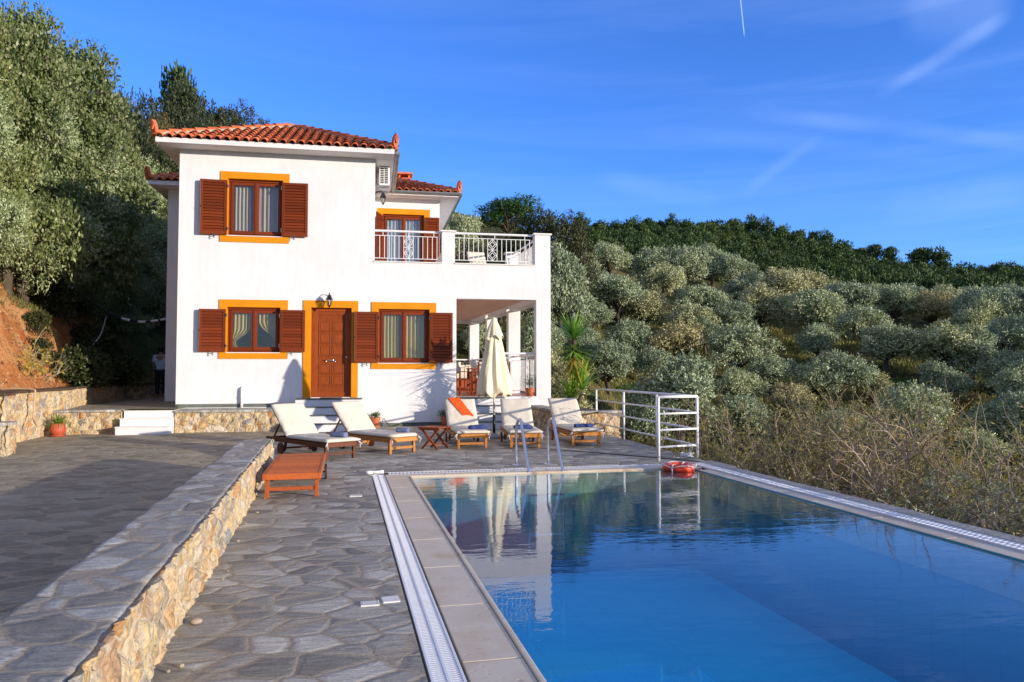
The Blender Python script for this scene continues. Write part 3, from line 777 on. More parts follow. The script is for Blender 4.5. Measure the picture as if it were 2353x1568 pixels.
# balcony slab, beams, columns
sl = MB()
sl.box(6.47, 8.86, .26, 3.9, 3.26, 3.84); sl.box(XM, 6.46, .26, 3.895, 3.45, 3.84); sl.box(6.47, 8.4, 3.9, 9.2, 3.26, 3.80); ce = MB(); ce.box(6.48, 8.55, .27, 3.0, 3.245, 3.257); ce.box(6.48, 8.35, 3.0, 9.0, 3.245, 3.257); ce.build('veranda_ceiling', 'ceiling_bounce', house, M=HI)
skew = lambda y: -.06*y
for (ya, yb) in ((.252, 3.0), (3.35, 6.0), (6.35, 9.0)):
    z1 = 4.0 if yb < 3.1 else 3.95
    vs = [(8.57+skew(ya), ya, 3.1), (8.89+skew(ya), ya, 3.1), (8.89+skew(yb), yb, 3.1), (8.57+skew(yb), yb, 3.1)]
    sl.add(vs+[(x, y, z1) for x, y, z in vs], [(0, 3, 2, 1), (4, 5, 6, 7), (0, 1, 5, 4), (1, 2, 6, 5), (2, 3, 7, 6), (3, 0, 4, 7)])
sl.box(6.43, 8.1, 9.0, 9.3, 3.1, 3.95)
sl.build('balcony_slab', 'white_plaster', house, M=HI)
bf = MB(); bf.box(XM+.01, 8.6, .27, 3.88, 3.842, 3.88); bf.box(6.5, XR_-.05, .26, 9.3, .62, .69)
bf.build('veranda_floor', 'floor_tile', house, M=HI)
bb = MB(); bb.box(6.48, XR_-.02, .27, 9.32, -.3, .615); bb.build('veranda_base', 'white_plaster', house, M=HI)
for y in (3.0, 6.0, 9.0):
    c = MB(); x = 8.55+skew(y); c.box(x, x+.345, y, y+.35, .69, 3.1 if y < 9 else 3.1); c.build('column', 'white_plaster', house, M=HI)
def post(x0, x1, y0, y1, z0=4.0, z1=4.80):
    c = MB(); c.box(x0, x1, y0, y1, z0, z1)
    o = c.build('balcony_post', 'white_plaster', house, M=HI)
    k = MB(); k.box(x0-.04, x1+.035, y0-.035, y1+.04, z1, z1+.04); k.build('post_cap', 'marble', o)
    o.children[0].data.transform(HI)
post(6.14, 6.46, 0, .25); post(8.50, 8.9, 0, .27); post(8.33, 8.68, 3.05, 3.35)
si = MB(); si.box(XM-.02, 6.145, -.03, .25, 4.002, 4.028); si.box(6.455, 8.505, -.03, .25, 4.002, 4.028); si.build('balcony_sill', 'marble', house, M=HI)
# skirting
sk = MB(); sk.box(0, 2.7, -.012, 0, .50, .58); sk.build('skirting', 'slate', house, M=HI); sk = MB(); sk.box(4.26, 6.48, -.012, 0, .001, .085); sk.build('skirting', 'slate', house, M=HI)
# orange surrounds
def surround(x0, x1, z0, z1, hx0, hx1, hz0, hz1, y=0, name='window_surround', bottom=True):
    m = MB(); t = .022
    m.box(x0, hx0, y-t, y, z0, z1); m.box(hx1, x1, y-t, y, z0, z1); m.box(hx0, hx1, y-t, y, hz1, z1)
    if bottom: m.box(hx0, hx1, y-t, y, z0, hz0)
    d = .15
    m.box(hx0-.001, hx0+.006, y-t+.002, y+d, hz0, hz1); m.box(hx1-.006, hx1+.001, y-t+.002, y+d, hz0, hz1); m.box(hx0+.006, hx1-.006, y-t+.002, y+d, hz1-.006, hz1+.001)
    m.build(name, 'orange_paint', house, M=HI)
surround(.912, 2.48, 4.385, 6.06, *W_UP)
surround(.925, 2.475, 1.63, 3.025, *W_L1)
surround(4.43, 6.0, 1.39, 3.02, *W_L2)
surround(2.83, 4.115, .705, 3.035, *DOOR, name='door_surround', bottom=False)
surround(4.57, 6.13, 3.88, 6.18, *B_DOOR, y=WY, name='door_surround', bottom=False)
def window(x0, x1, z0, z1, y, cur, mat, name='window', lowpanel=0):
    """wooden two-sash window; children: pane, curtain, sill"""
    d = y+.10; f = MB(); o = .007
    x0 += o; x1 -= o; z1 -= o
    f.box(x0, x0+.055, d, d+.06, z0, z1); f.box(x1-.055, x1, d, d+.06, z0, z1); f.box(x0+.055, x1-.055, d, d+.06, z1-.06, z1); f.box(x0+.055, x1-.055, d, d+.06, z0, z0+.05)
    # roller box strip
    f.box(x0+.0, x1-.0, d-.03, d, z1-.055, z1-.002)
    xm = (x0+x1)/2
    a0, a1, b0, b1 = x0+.056, xm-.002, xm+.002, x1-.056; za, zb = z0+.051, z1-.061
    for (p, q) in ((a0, a1), (b0, b1)):
        f.box(p, p+.06, d-.018, d+.04, za, zb); f.box(q-.06, q, d-.018, d+.04, za, zb)
        f.box(p+.06, q-.06, d-.018, d+.04, za, za+.075); f.box(p+.06, q-.06, d-.018, d+.04, zb-.07, zb)
    f.box(xm-.03, xm+.03, d-.032, d-.019, za, zb)
    w_ = f.build(name, 'frame_wood', house, M=HI, bevel=.004)
    for (p, q) in ((a0, a1), (b0, b1)):
        g = MB(); g.box(p+.058, q-.058, d+.008, d+.012, za+.07, zb-.065); g.build('pane', 'glass_pane', w_, M=HI)
    if name == 'window':
        s_ = MB(); s_.box(x0-.02, x1+.0, y-.035, d, z0-.02, z0); s_.build('sill', 'marble', w_, M=HI)
    for k, (p, q) in enumerate(((a0, a1), (b0, b1))):
        c = MB(); n = 60; yy = d+.11
        L, Rr = p+.03, q-.03; rows = 24
        for j in range(rows+1):
            t = j/rows; z = zb+.02-(zb-za)*t
            for i in range(n+1):
                u = i/n
                if cur == 'tied':
                    # gathers to the outer/lower corner then flares
                    if k == 0: xa = L; xb = L+(Rr-L)*(.90-.0*t)-(Rr-L)*(.75*sstep(.45, .84, t)) if t < .84 else L+(Rr-L)*(.15+.16*(t-.84)/.16)
                    else: xb = Rr+.0; xa = Rr-((Rr-L)*(.95-.78*sstep(.30, .80, t)) if t < .80 else (Rr-L)*(.17+.05*(t-.8)/.2))
                elif cur == 'left': xa, xb = (L, L+(Rr-L)*.85) if k == 0 else (L-.02, Rr)
                else: xa, xb = (L-.02, Rr+.02)
                x = xa+(xb-xa)*u; fold = math.sin(u*2*math.pi*5+k+math.sin(t*3)*.4)*.026+math.sin(u*31+2)*.012
                c.v.append((x, yy+fold, z))
        for j in range(rows):
            for i in range(n): a = j*(n+1)+i; c.f.append((a, a+1, a+n+2, a+n+1))
        c.build('curtain', mat, w_, M=HI, smooth=True)
    return w_
window(*W_UP, 0, 'left', 'curtain_stripe'); window(*W_L1, 0, 'tied', 'curtain_gold'); window(*W_L2, 0, 'left', 'curtain_gold')
window(*B_DOOR, WY, 'full', 'curtain_white', name='balcony_door')
def shutter(hx, hz0, hz1, w_, side, y=0, ang=0, label=None):
    """louvred shutter hinged at hx; side -1 opens to the left, +1 to the right; ang = angle away from the wall"""
    m = MB(); t = .036; fw = .062
    m.box(0, fw, 0, t, 0, hz1-hz0); m.box(w_-fw, w_, 0, t, 0, hz1-hz0); m.box(fw, w_-fw, 0, t, 0, fw+.01); m.box(fw, w_-fw, 0, t, hz1-hz0-fw, hz1-hz0)
    m.box(fw, w_-fw, .030, .035, fw, hz1-hz0-fw)
    sl_ = MB(); n = int((hz1-hz0-2*fw)/.068); p = (hz1-hz0-2*fw-.01)/n
    for i in range(n):
        z = fw+.01+p*i
        # slat slanted so lower edge outwards
        sl_.add([(fw, .002, z), (w_-fw, .002, z), (w_-fw, .024, z+p*.84), (fw, .024, z+p*.84), (fw, .018, z-.006), (w_-fw, .018, z-.006), (w_-fw, .034, z+p*.80), (fw, .034, z+p*.80)],
                [(0, 1, 2, 3), (7, 6, 5, 4), (0, 4, 5, 1), (3, 2, 6, 7), (0, 3, 7, 4), (1, 5, 6, 2)])
    if side < 0: X = Matrix.Translation((hx, y-.075, hz0)) @ Matrix.Rotation(ang, 4, 'Z') @ Matrix.Diagonal((-1, 1, 1, 1))
    else: X = Matrix.Translation((hx, y-.075, hz0)) @ Matrix.Rotation(-ang, 4, 'Z')
    s_ = m.build('shutter', 'shutter_wood', house, M=HI @ X, bevel=.004)
    sl_.build('louvre_slats', 'shutter_wood', s_, M=HI @ X)
    if side < 0:
        k = MB(); k.tube([(w_-.025, -.03, (hz1-hz0)*.5), (w_-.025, .0, (hz1-hz0)*.5)], .014); k.tube([(w_-.012, -.008, .03), (w_-.012, -.008, hz1-hz0-.03)], .008, 6)
        k.build('bolt', 'black_metal', s_, M=HI @ X)
    for zz in (.14, hz1-hz0-.14): h = MB(); h.box(-.035, .02, -.008, 0, zz-.02, zz+.02); h.tube([(-.012, -.012, zz-.05), (-.012, -.012, zz+.05)], .008, 6); h.build('hinge', 'black_metal', s_, M=HI @ X)
    if ang < .2:
        c = MB(); xx = hx+side*w_*.47
        c.tube([(xx, y, hz0-.03), (xx, y-.09, hz0-.03)], .007, 6); c.tube([(xx, y-.095, hz0+.02), (xx+.004, y-.095, hz0-.02), (xx-.01, y-.095, hz0-.05), (xx+.008, y-.095, hz0-.085), (xx+.02, y-.095, hz0-.07)], .010, 6)
        c.build('shutter_catch', 'black_metal', house, M=HI)
sh = dict(up=(4.545, 5.835), l1=(1.795, 2.79), l2=(1.55, 2.775))
shutter(1.075, *sh['up'], .60, -1, ang=.06); shutter(2.315, *sh['up'], .60, 1, ang=.03)
shutter(1.08, *sh['l1'], .59, -1, ang=.05); shutter(2.30, *sh['l1'], .575, 1, ang=.03)
shutter(4.60, *sh['l2'], .585, -1, ang=.05); shutter(5.84, *sh['l2'], .56, 1, ang=.03)
shutter(5.985, 4.0, 5.94, .42, 1, y=WY, ang=.05); shutter(4.74, 4.0, 5.95, .58, -1, y=WY, ang=R(72)); 
# front door
d = MB(); x0, x1, z0, z1 = DOOR; x0 += .007; x1 -= .007; z1 -= .007
d.box(x0, x0+.07, .10, .19, z0, z1); d.box(x1-.07, x1, .10, .19, z0, z1); d.box(x0+.07, x1-.07, .10, .19, z1-.075, z1); d.box(x0+.07, x1-.07, .09, .19, z0, z0+.02)
door = d.build('front_door', 'door_wood', house, M=HI, bevel=.004)
d = MB(); a, b = x0+.071, x1-.071; yd = .125
d.box(a, b, yd, yd+.05, z0+.021, z1-.076); d.box(a+.0, a+.075, yd-.012, yd, z0+.021, z1-.076); d.box(b-.075, b, yd-.012, yd, z0+.021, z1-.076)
d.box(a+.075, b-.075, yd-.012, yd, z1-.17, z1-.076); d.box(a+.075, b-.075, yd-.012, yd, z0+.021, z0+.12)
d.build('door_leaf', 'door_wood', door, M=HI, bevel=.003)
cw = (b-a-.15-.10)/2
for zz in (.27, .56, 1.00, 1.29, 1.58):
    for k in (0, 1):
        d = MB(); xa = a+.075+.03+k*(cw+.04); xb = xa+cw; zb = z0+zz; zt = zb+.25
        for (p, q, r, s_) in ((xa, xb, zb, zb+.018), (xa, xb, zt-.018, zt), (xa, xa+.018, zb+.018, zt-.018), (xb-.018, xb, zb+.018, zt-.018)): d.box(p, q, yd-.012, yd-.0005, r, s_)
        d.box(xa+.035, xb-.035, yd-.008, yd-.0005, zb+.035, zt-.035)
        d.build('door_panel', 'door_wood', door, M=HI, bevel=.004)
d = MB(); xc = (a+b)/2-.02; d.tube([(xc-.12, yd-.06, 1.60), (xc+.12, yd-.06, 1.60)], .011); 
for k in (-.105, .105): d.tube([(xc+k, yd, 1.60), (xc+k, yd-.06, 1.60)], .013); d.tube([(xc+k, yd-.002, 1.575), (xc+k, yd-.012, 1.575)], .02)
d.build('handle', 'steel', door, M=HI, smooth=True)
d = MB(); d.tube([(b-.045, yd-.03, 1.68), (b-.045, yd-.012, 1.68)], .022, 14); d.build('lock', 'brass', door, M=HI)
# drain pipe stub, roof parts
d = MB(); d.tube([(1.46, -.055, .50), (1.46, -.055, .90), (1.46, -.045, .935), (1.46, -.01, .96)], [.034, .034, .033, .028], 12); d.tube([(1.46, -.055, .72), (1.46, -.055, .76)], .040, 12)
d.build('vent_pipe', 'white_plaster', house, M=HI, smooth=True)
# ---- roofs
def hip_roof(parent, x0, x1, y0, y1, ze, pitch, ridge_pts, skip=()):
    """hip roof over rectangle at eave height ze; ridge computed from the pitch"""
    tp = math.tan(pitch); w_, h = x1-x0, y1-y0
    dd = min(w_, h)/2; zr = ze+dd*tp
    if w_ >= h: r0, r1 = (x0+dd, y0+dd), (x1-dd, y0+dd)
    else: r0, r1 = (x0+dd, y0+dd), (x0+dd, y1-dd)
    # eave slab (soffit + fascia)
    m = MB(); m.box(x0, x1, y0, y1, ze-.115, ze); m.build('eave', 'white_plaster', parent, M=HI)
    base = MB(); z = ze+.003
    c = [(x0+.02, y0+.02, z), (x1-.02, y0+.02, z), (x1-.02, y1-.02, z), (x0+.02, y1-.02, z), (*r0, zr), (*r1, zr)]
    base.add(c, [(0, 1, 5, 4) if w_ >= h else (0, 1, 4), (1, 2, 5) if w_ >= h else (1, 2, 5, 4), (2, 3, 4, 5) if w_ >= h else (2, 3, 5), (3, 0, 4) if w_ >= h else (3, 0, 4, 5)])
    base.build('roof_deck', 'roof_tile', parent, M=HI)
    tiles = MB(); pit = .205
    sides = [((x0, y0), (1, 0), (0, 1), w_), ((x1, y0), (0, 1), (-1, 0), h), ((x1, y1), (-1, 0), (0, -1), w_), ((x0, y1), (0, -1), (1, 0), h)]
    for si_, (o, e_, s_, L) in enumerate(sides):
        if si_ in skip: continue
        other = h if si_ % 2 == 0 else w_
        n = int(round(L/pit)); p = L/n
        cs = math.cos(pitch); sn = math.sin(pitch)
        for i in range(n):
            uc = p*(i+.5); run = min(uc, L-uc, other/2) + .03
            if run < .05: continue
            sl_len = run/cs; k = 0; step = .30; s0 = -.06
            while s0 < sl_len:
                s1 = min(s0+step+.06, sl_len+.02)
                jit = rnd(-.006, .006)
                for (kind) in (0, 1):
                    segs = 7; r0_ = .082 if kind == 0 else .06; ce = uc if kind == 0 else uc+p/2
                    if kind == 1 and (ce > L-.02): continue
                    o_ = len(tiles.v)
                    for (ss, rr, lift) in ((s0, r0_, .02), (s1, r0_*.84, .0)):
                        for q in range(segs+1):
                            t = math.pi*q/segs
                            du = math.cos(t)*rr*(1 if kind == 0 else -1)
                            dn = (math.sin(t)*rr*.95+.012 if kind == 0 else .045-math.sin(t)*rr*.6)+lift+.0
                            u = ce+du+jit; a_ = ss*cs-dn*sn; zz = ze+ss*sn+dn*cs
                            tiles.v.append((o[0]+e_[0]*u+s_[0]*a_, o[1]+e_[1]*u+s_[1]*a_, zz))
                    for q in range(segs): tiles.f.append((o_+q, o_+q+1, o_+segs+2+q, o_+segs+1+q))
                    if kind == 0 and k == 0:
                        # thickness ring at the eave end
                        oo = len(tiles.v)
                        for q in range(segs+1):
                            t = math.pi*q/segs; rr = r0_-.016
                            u = ce+math.cos(t)*rr+jit; dn = math.sin(t)*rr*.95+.028; a_ = s0*cs-dn*sn; zz = ze+s0*sn+dn*cs
                            tiles.v.append((o[0]+e_[0]*u+s_[0]*a_, o[1]+e_[1]*u+s_[1]*a_, zz))
                        for q in range(segs): tiles.f.append((o_+q+1, o_+q, oo+q, oo+q+1))
                s0 += step; k += 1
    tiles.build('roof_tiles', 'roof_tile', parent, M=HI, smooth=True)
    # hips and ridge
    hips = MB(); mort = MB()
    def line(a, b):
        a = Vector(a); b = Vector(b); d_ = b-a; L = d_.length; n = max(1, int(L/.33)); d_.normalize()
        side = d_.cross(Vector((0, 0, 1))).normalized(); up = side.cross(d_)
        mort.bar(a-up*.0+d_*.05, b+up*.0, .17, .12)
        for i in range(n):
            p = a+d_*(L*i/n-.03); q = a+d_*(L*(i+1)/n+.04); o_ = len(hips.v)
            for (pt, rr, lf) in ((p, .098, .052), (q, .080, .032)):
                for k in range(9):
                    t = math.pi*k/8; hips.v.append(tuple(pt+side*math.cos(t)*rr+up*(math.sin(t)*rr*.8+lf)))
            for k in range(8): hips.f.append((o_+k, o_+k+1, o_+10+k, o_+9+k))
    ez = ze+.03
    for cpt, r in (((x0, y0), r0), ((x1, y0), r1 if w_ >= h else r0), ((x1, y1), r1), ((x0, y1), r0 if w_ >= h else r1)):
        line((*cpt, ez), (*r, zr+.03))
    if r0 != r1: line((*r0, zr+.03), (*r1, zr+.03))
    mort.build('ridge_mortar', 'ridge_mortar', parent, M=HI); hips.build('ridge_tiles', 'roof_tile', parent, M=HI, smooth=True)
    # palmette ornaments on the corners
    for (cx_, cy_), a_ in (((x0, y0), -.6), ((x1, y0), .6), ((x1, y1), 2.4), ((x0, y1), -2.4)):
        m = MB(); out_ = []
        n = 26
        for i in range(n+1):
            t = math.pi*(i/n)-math.pi/2; hgt = .20+.20*math.cos(t)
            f = .075*(1+.10*abs(math.sin(i*1.7)))
            out_.append((math.sin(t)*f*(1.15 if abs(t) > .8 else 1), .10+math.cos(t)*.27+.015*math.sin(i*2.2)))
        out_ = [(-.05, 0)]+out_+[(.05, 0)]
        k = len(out_)
        front = [(x, -.035-.03*math.cos(x*12), z) for x, z in out_]; back = [(x, .03, z) for x, z in out_]
        m.add(front+back, [tuple(range(k)), tuple(reversed(range(k, 2*k)))]+[(i, i+k, (i+1) % k+k, (i+1) % k) for i in range(k)])
        for r_ in range(-3, 4):
            m.bar((r_*.006, -.085, .12), (math.sin(r_*.33)*.085, -.055, .12+math.cos(r_*.33)*.23), .014, .03, up=(0, -1, 0))
        m.build('ridge_ornament', 'roof_tile', parent, M=HI @ Matrix.Translation((cx_, cy_, ze+.05)) @ Matrix.Rotation(a_, 4, 'Z') @ Matrix.Rotation(R(8), 4, 'X') @ Matrix.Diagonal((.8, 1, .85, 1)), smooth=False)
roofA = house
hip_roof(house, -.405, 4.945, -.5, 4.6, 6.655, R(24.5), None, skip=())
hip_roof(house, -1.62, 6.93, 3.38, 10.0, 6.655 if False else 6.60, R(22), None)
def gutter(a, b, r=.062):
    m = MB(); a = Vector(a); b = Vector(b); d_ = (b-a).normalized(); side = d_.cross(Vector((0, 0, 1))).normalized(); n = 8
    for th, rr in ((0, r), (0, r-.008)):
        o_ = len(m.v)
        for p in (a, b):
            for k in range(n+1):
                t = math.pi+math.pi*k/n; m.v.append(tuple(p+side*math.cos(t)*rr+Vector((0, 0, math.sin(t)*rr))))
        for k in range(n): m.f.append((o_+k, o_+k+1, o_+n+2+k, o_+n+1+k))
    for p in (a, b): m.add([tuple(p+side*math.cos(math.pi+math.pi*k/n)*r+Vector((0, 0, math.sin(math.pi+math.pi*k/n)*r))) for k in range(n+1)], [tuple(range(n+1))])
    L = (b-a).length; k = int(L/.75)
    for i in range(k+1):
        p = a+d_*(L*(i+.3)/(k+1)); m.tube([p+Vector((0, 0, -.0))-d_*.012, p+d_*.012], .0, 3, False) if False else None
        o_ = len(m.v)
        for pp in (p-d_*.015, p+d_*.015):
            for q in range(n+1):
                t = math.pi+math.pi*q/n; m.v.append(tuple(pp+side*math.cos(t)*(r+.007)+Vector((0, 0, math.sin(t)*(r+.007)))))
        for q in range(n): m.f.append((o_+q, o_+q+1, o_+n+2+q, o_+n+1+q))
    m.build('gutter', 'gutter_grey', house, M=HI)
gutter((5.02, -.50, 6.60), (5.02, 3.3, 6.585)); gutter((4.9, 3.30, 6.585), (7.0, 3.30, 6.585)); gutter((7.0, 3.30, 6.585), (7.0, 10, 6.57))
# chimney and flue
m = MB(); m.box(5.22, 5.62, 5.3, 5.7, 7.1, 7.50); m.box(5.24, 5.30, 5.32, 5.68, 7.5, 7.6); m.box(5.54, 5.60, 5.32, 5.68, 7.5, 7.6); m.box(5.16, 5.68, 5.24, 5.76, 7.60, 7.66)
m.build('chimney', 'roof_tile', house, M=HI)
m = MB(); m.lathe([(.055, 7.6), (.055, 8.12), (.05, 8.12)], (2.24, 3.0, 0), 14); m.lathe([(.05, 8.10), (.05, 8.16), (.085, 8.17), (.085, 8.19), (0, 8.21)], (2.24, 3.0, 0), 14)
m.build('flue_pipe', 'white_plastic', house, M=HI, smooth=True)
# ---- railings of the house
def fancy_rail(name, p0, p1, z0, z1, diamond=True, label=None):
    p0 = Vector(p0); p1 = Vector(p1); L = (p1-p0).length; d_ = (p1-p0)/L; a_ = math.atan2(d_.y, d_.x)
    m = MB(); H = z1-z0; T = lambda u, z: (u, 0, z)
    m.tube([T(0, H), T(L, H)], .028, 10); zm = H-.115; zb = .115 if H < .9 else .09
    m.bar(T(0, zm), T(L, zm), .022, .014); m.bar(T(0, zb), T(L, zb), .022, .014)
    n = max(2, int(round(L/.118))); c = n//2 if diamond else -5
    for i in range(1, n):
        if i == c: continue
        m.bar(T(L*i/n, zb), T(L*i/n, zm), .014, .014)
    for f_ in (.12, .5, .88) if L > .7 else (.5,): m.bar(T(L*f_, zm), T(L*f_, H), .014, .014)
    if diamond:
        xc = L*c/n; hw = L/n*.98; zc = (zb+zm)/2; hh = (zm-zb)/4
        for s_ in (-1, 1):
            zz = zc+s_*hh
            for q, wd in ((1, .014), (.52, .012)):
                pts = [T(xc, zz+hh*q), T(xc+hw*q, zz), T(xc, zz-hh*q), T(xc-hw*q, zz)]
                for k in range(4): m.bar(pts[k], pts[(k+1) % 4], wd, .012)
            for dx_, dz_ in ((0, 1), (1, 0), (0, -1), (-1, 0)): m.bar(T(xc+dx_*hw*.52, zz+dz_*hh*.52), T(xc+dx_*hw, zz+dz_*hh), .012, .012)
        m.bar(T(xc-hw, zc), T(xc+hw, zc), .014, .012)
    X = Matrix.Translation((p0.x, p0.y, z0)) @ Matrix.Rotation(a_, 4, 'Z')
    return m.build(name, 'white_paint', house, M=HI @ X, smooth=False)
fancy_rail('balcony_railing', (4.50, .10, 0), (6.14, .10, 0), 4.0, 4.79)
fancy_rail('balcony_railing', (6.46, .10, 0), (8.50, .10, 0), 4.0, 4.79)
fancy_rail('balcony_railing', (8.70, .27, 0), (8.52, 3.05, 0), 4.0, 4.79)
fancy_rail('veranda_railing', (7.66, .22, 0), (8.53, .22, 0), .69, 1.785, False)
fancy_rail('veranda_railing', (8.70, .27, 0), (8.55, 3.0, 0), .69, 1.76)
fancy_rail('veranda_railing', (8.53, 3.35, 0), (8.36, 6.0, 0), .69, 1.76)
fancy_rail('veranda_railing', (8.35, 6.35, 0), (8.20, 9.0, 0), .69, 1.76)
fancy_rail('veranda_railing', (6.46, 9.1, 0), (8.02, 9.1, 0), .69, 1.76)

# ---- wall lamps, air conditioner
def wall_lamp(loc, rz, label):
    e = empty('wall_lamp', loc, rz, label, 'lamp', 'black lantern wall lamps on the house')
    m = MB(); m.tube([(0, 0, .02), (0, -.012, .02)], .04, 12); m.tube([(0, -.01, .02), (0, -.08, .07), (0, -.15, .09), (0, -.2, .05)], .010, 6)
    m.build('bracket', 'black_metal', e)
    m = MB(); c = (0, -.20, 0)
    m.lathe([(.0, .06), (.012, .055), (.02, .03), (.045, .02), (.055, -.02), (.085, -.075), (.088, -.082), (.0, -.082)], c, 6)
    m.lathe([(0, -.235), (.030, -.235), (.034, -.225), (.05, -.22)], c, 6); m.lathe([(.0, -.29), (.010, -.27), (.02, -.25), (.03, -.235)], c, 8)
    for k in range(6):
        t = 2*math.pi*k/6; m.bar((math.cos(t)*.072, -.2+math.sin(t)*.072, -.08), (math.cos(t)*.042, -.2+math.sin(t)*.042, -.225), .008, .008)
    m.build('lamp_cage', 'black_metal', e)
    m = MB(); m.lathe([(.066, -.085), (.040, -.220)], c, 6); m.build('lamp_glass', 'glass_pane', e)
    m = MB(); m.lathe([(0, -.10), (.018, -.11), (.022, -.15), (.016, -.2), (0, -.21)], c, 8); m.build('bulb', 'glass_lamp', e, smooth=True)
    return e
wall_lamp((3.44, 0, 3.12), 0, 'black lantern lamp on the wall above the brown front door')
wall_lamp((XM, .62, 5.82), R(90), 'black lantern lamp on the side wall below the air conditioner')
ac = empty('air_conditioner', (XM, .60, 6.02), 0, 'white air conditioner outdoor unit hanging under the eave above the balcony', 'air conditioner')
m = MB(); m.box(.10, .36, 0, .80, .03, .50); m.build('casing', 'white_plastic', ac, bevel=.012)
m = MB()
for c_ in range(2):
    for r_ in range(9): m.box(.13+c_*.105, .215+c_*.105, -.006, -.0005, .075+r_*.045, .105+r_*.045)
m.build('grille', 'dark', ac)
m = MB()
for y in (.12, .66): m = MB(); m.box(0, .34, y, y+.03, -.0, .028); m.box(0, .02, y, y+.03, -.15, 0); m.build('bracket', 'gutter_grey', ac)
m = MB(); m.tube([(.01, -.02, -.03), (.12, -.05, -.02), (.24, -.04, -.01), (.30, .02, .02)], .013, 6); m.build('drain_tube', 'gutter_grey', ac)
m = MB(); m.tube([(.01, -.02, .28), (.05, -.04, .2), (.03, -.03, .08), (.08, -.02, .03)], .016, 6); m.build('cable', 'black_metal', ac)

# ------------------------------------------------------------ loungers
def tie(m, p, s=1):
    x, y, z = p
    m.tube([(x, y, z), (x+.03*s, y-.02, z-.02), (x+.05*s, y-.03, z-.055)], .0045, 5); m.tube([(x, y, z), (x+.02*s, y-.03, z-.04), (x+.012*s, y-.035, z-.10)], .0045, 5)
def cushion_pad(w_, l_, t, taper=0, seed=0):
    """pad in local x (width) y (length) z ; rounded, slightly wavy; foot end at y=0 may taper"""
    m = MB(); nx, ny = 14, 26
    for s_ in (1, -1):
        for j in range(ny+1):
            for i in range(nx+1):
                u, v = i/nx*2-1, j/ny
                hw = w_/2*(1-taper*max(0, 1-v*9)**2)
                x = u*hw; y = v*l_
                ed = min(1-abs(u), min(v, 1-v)*l_/(w_/2)); rz_ = math.sqrt(max(0, 1-(1-min(1, ed/.12))**2))
                puff = .006*math.cos(u*1.4)
                wr = noise.noise(Vector((x*5, y*5+seed*7, seed)))*.007 if s_ > 0 else 0
                m.v.append((x, y, t/2+s_*(t/2)*(.35+.65*rz_)+(puff+wr)*(rz_ if s_ > 0 else 0)))
    o = (nx+1)*(ny+1)
    for j in range(ny):
        for i in range(nx):
            a = j*(nx+1)+i; m.f.append((a, a+1, a+nx+2, a+nx+1)); m.f.append((o+a, o+a+nx+1, o+a+nx+2, o+a+1))
    for i in range(nx): a = i; m.f.append((a, o+a, o+a+1, a+1)); a = ny*(nx+1)+i; m.f.append((a, a+1, o+a+1, o+a))
    for j in range(ny): a = j*(nx+1); m.f.append((a, a+nx+1, o+a+nx+1, o+a)); a += nx; m.f.append((a, o+a, o+a+nx+1, a+nx+1))
    return m
HF = .262      # top of the frame
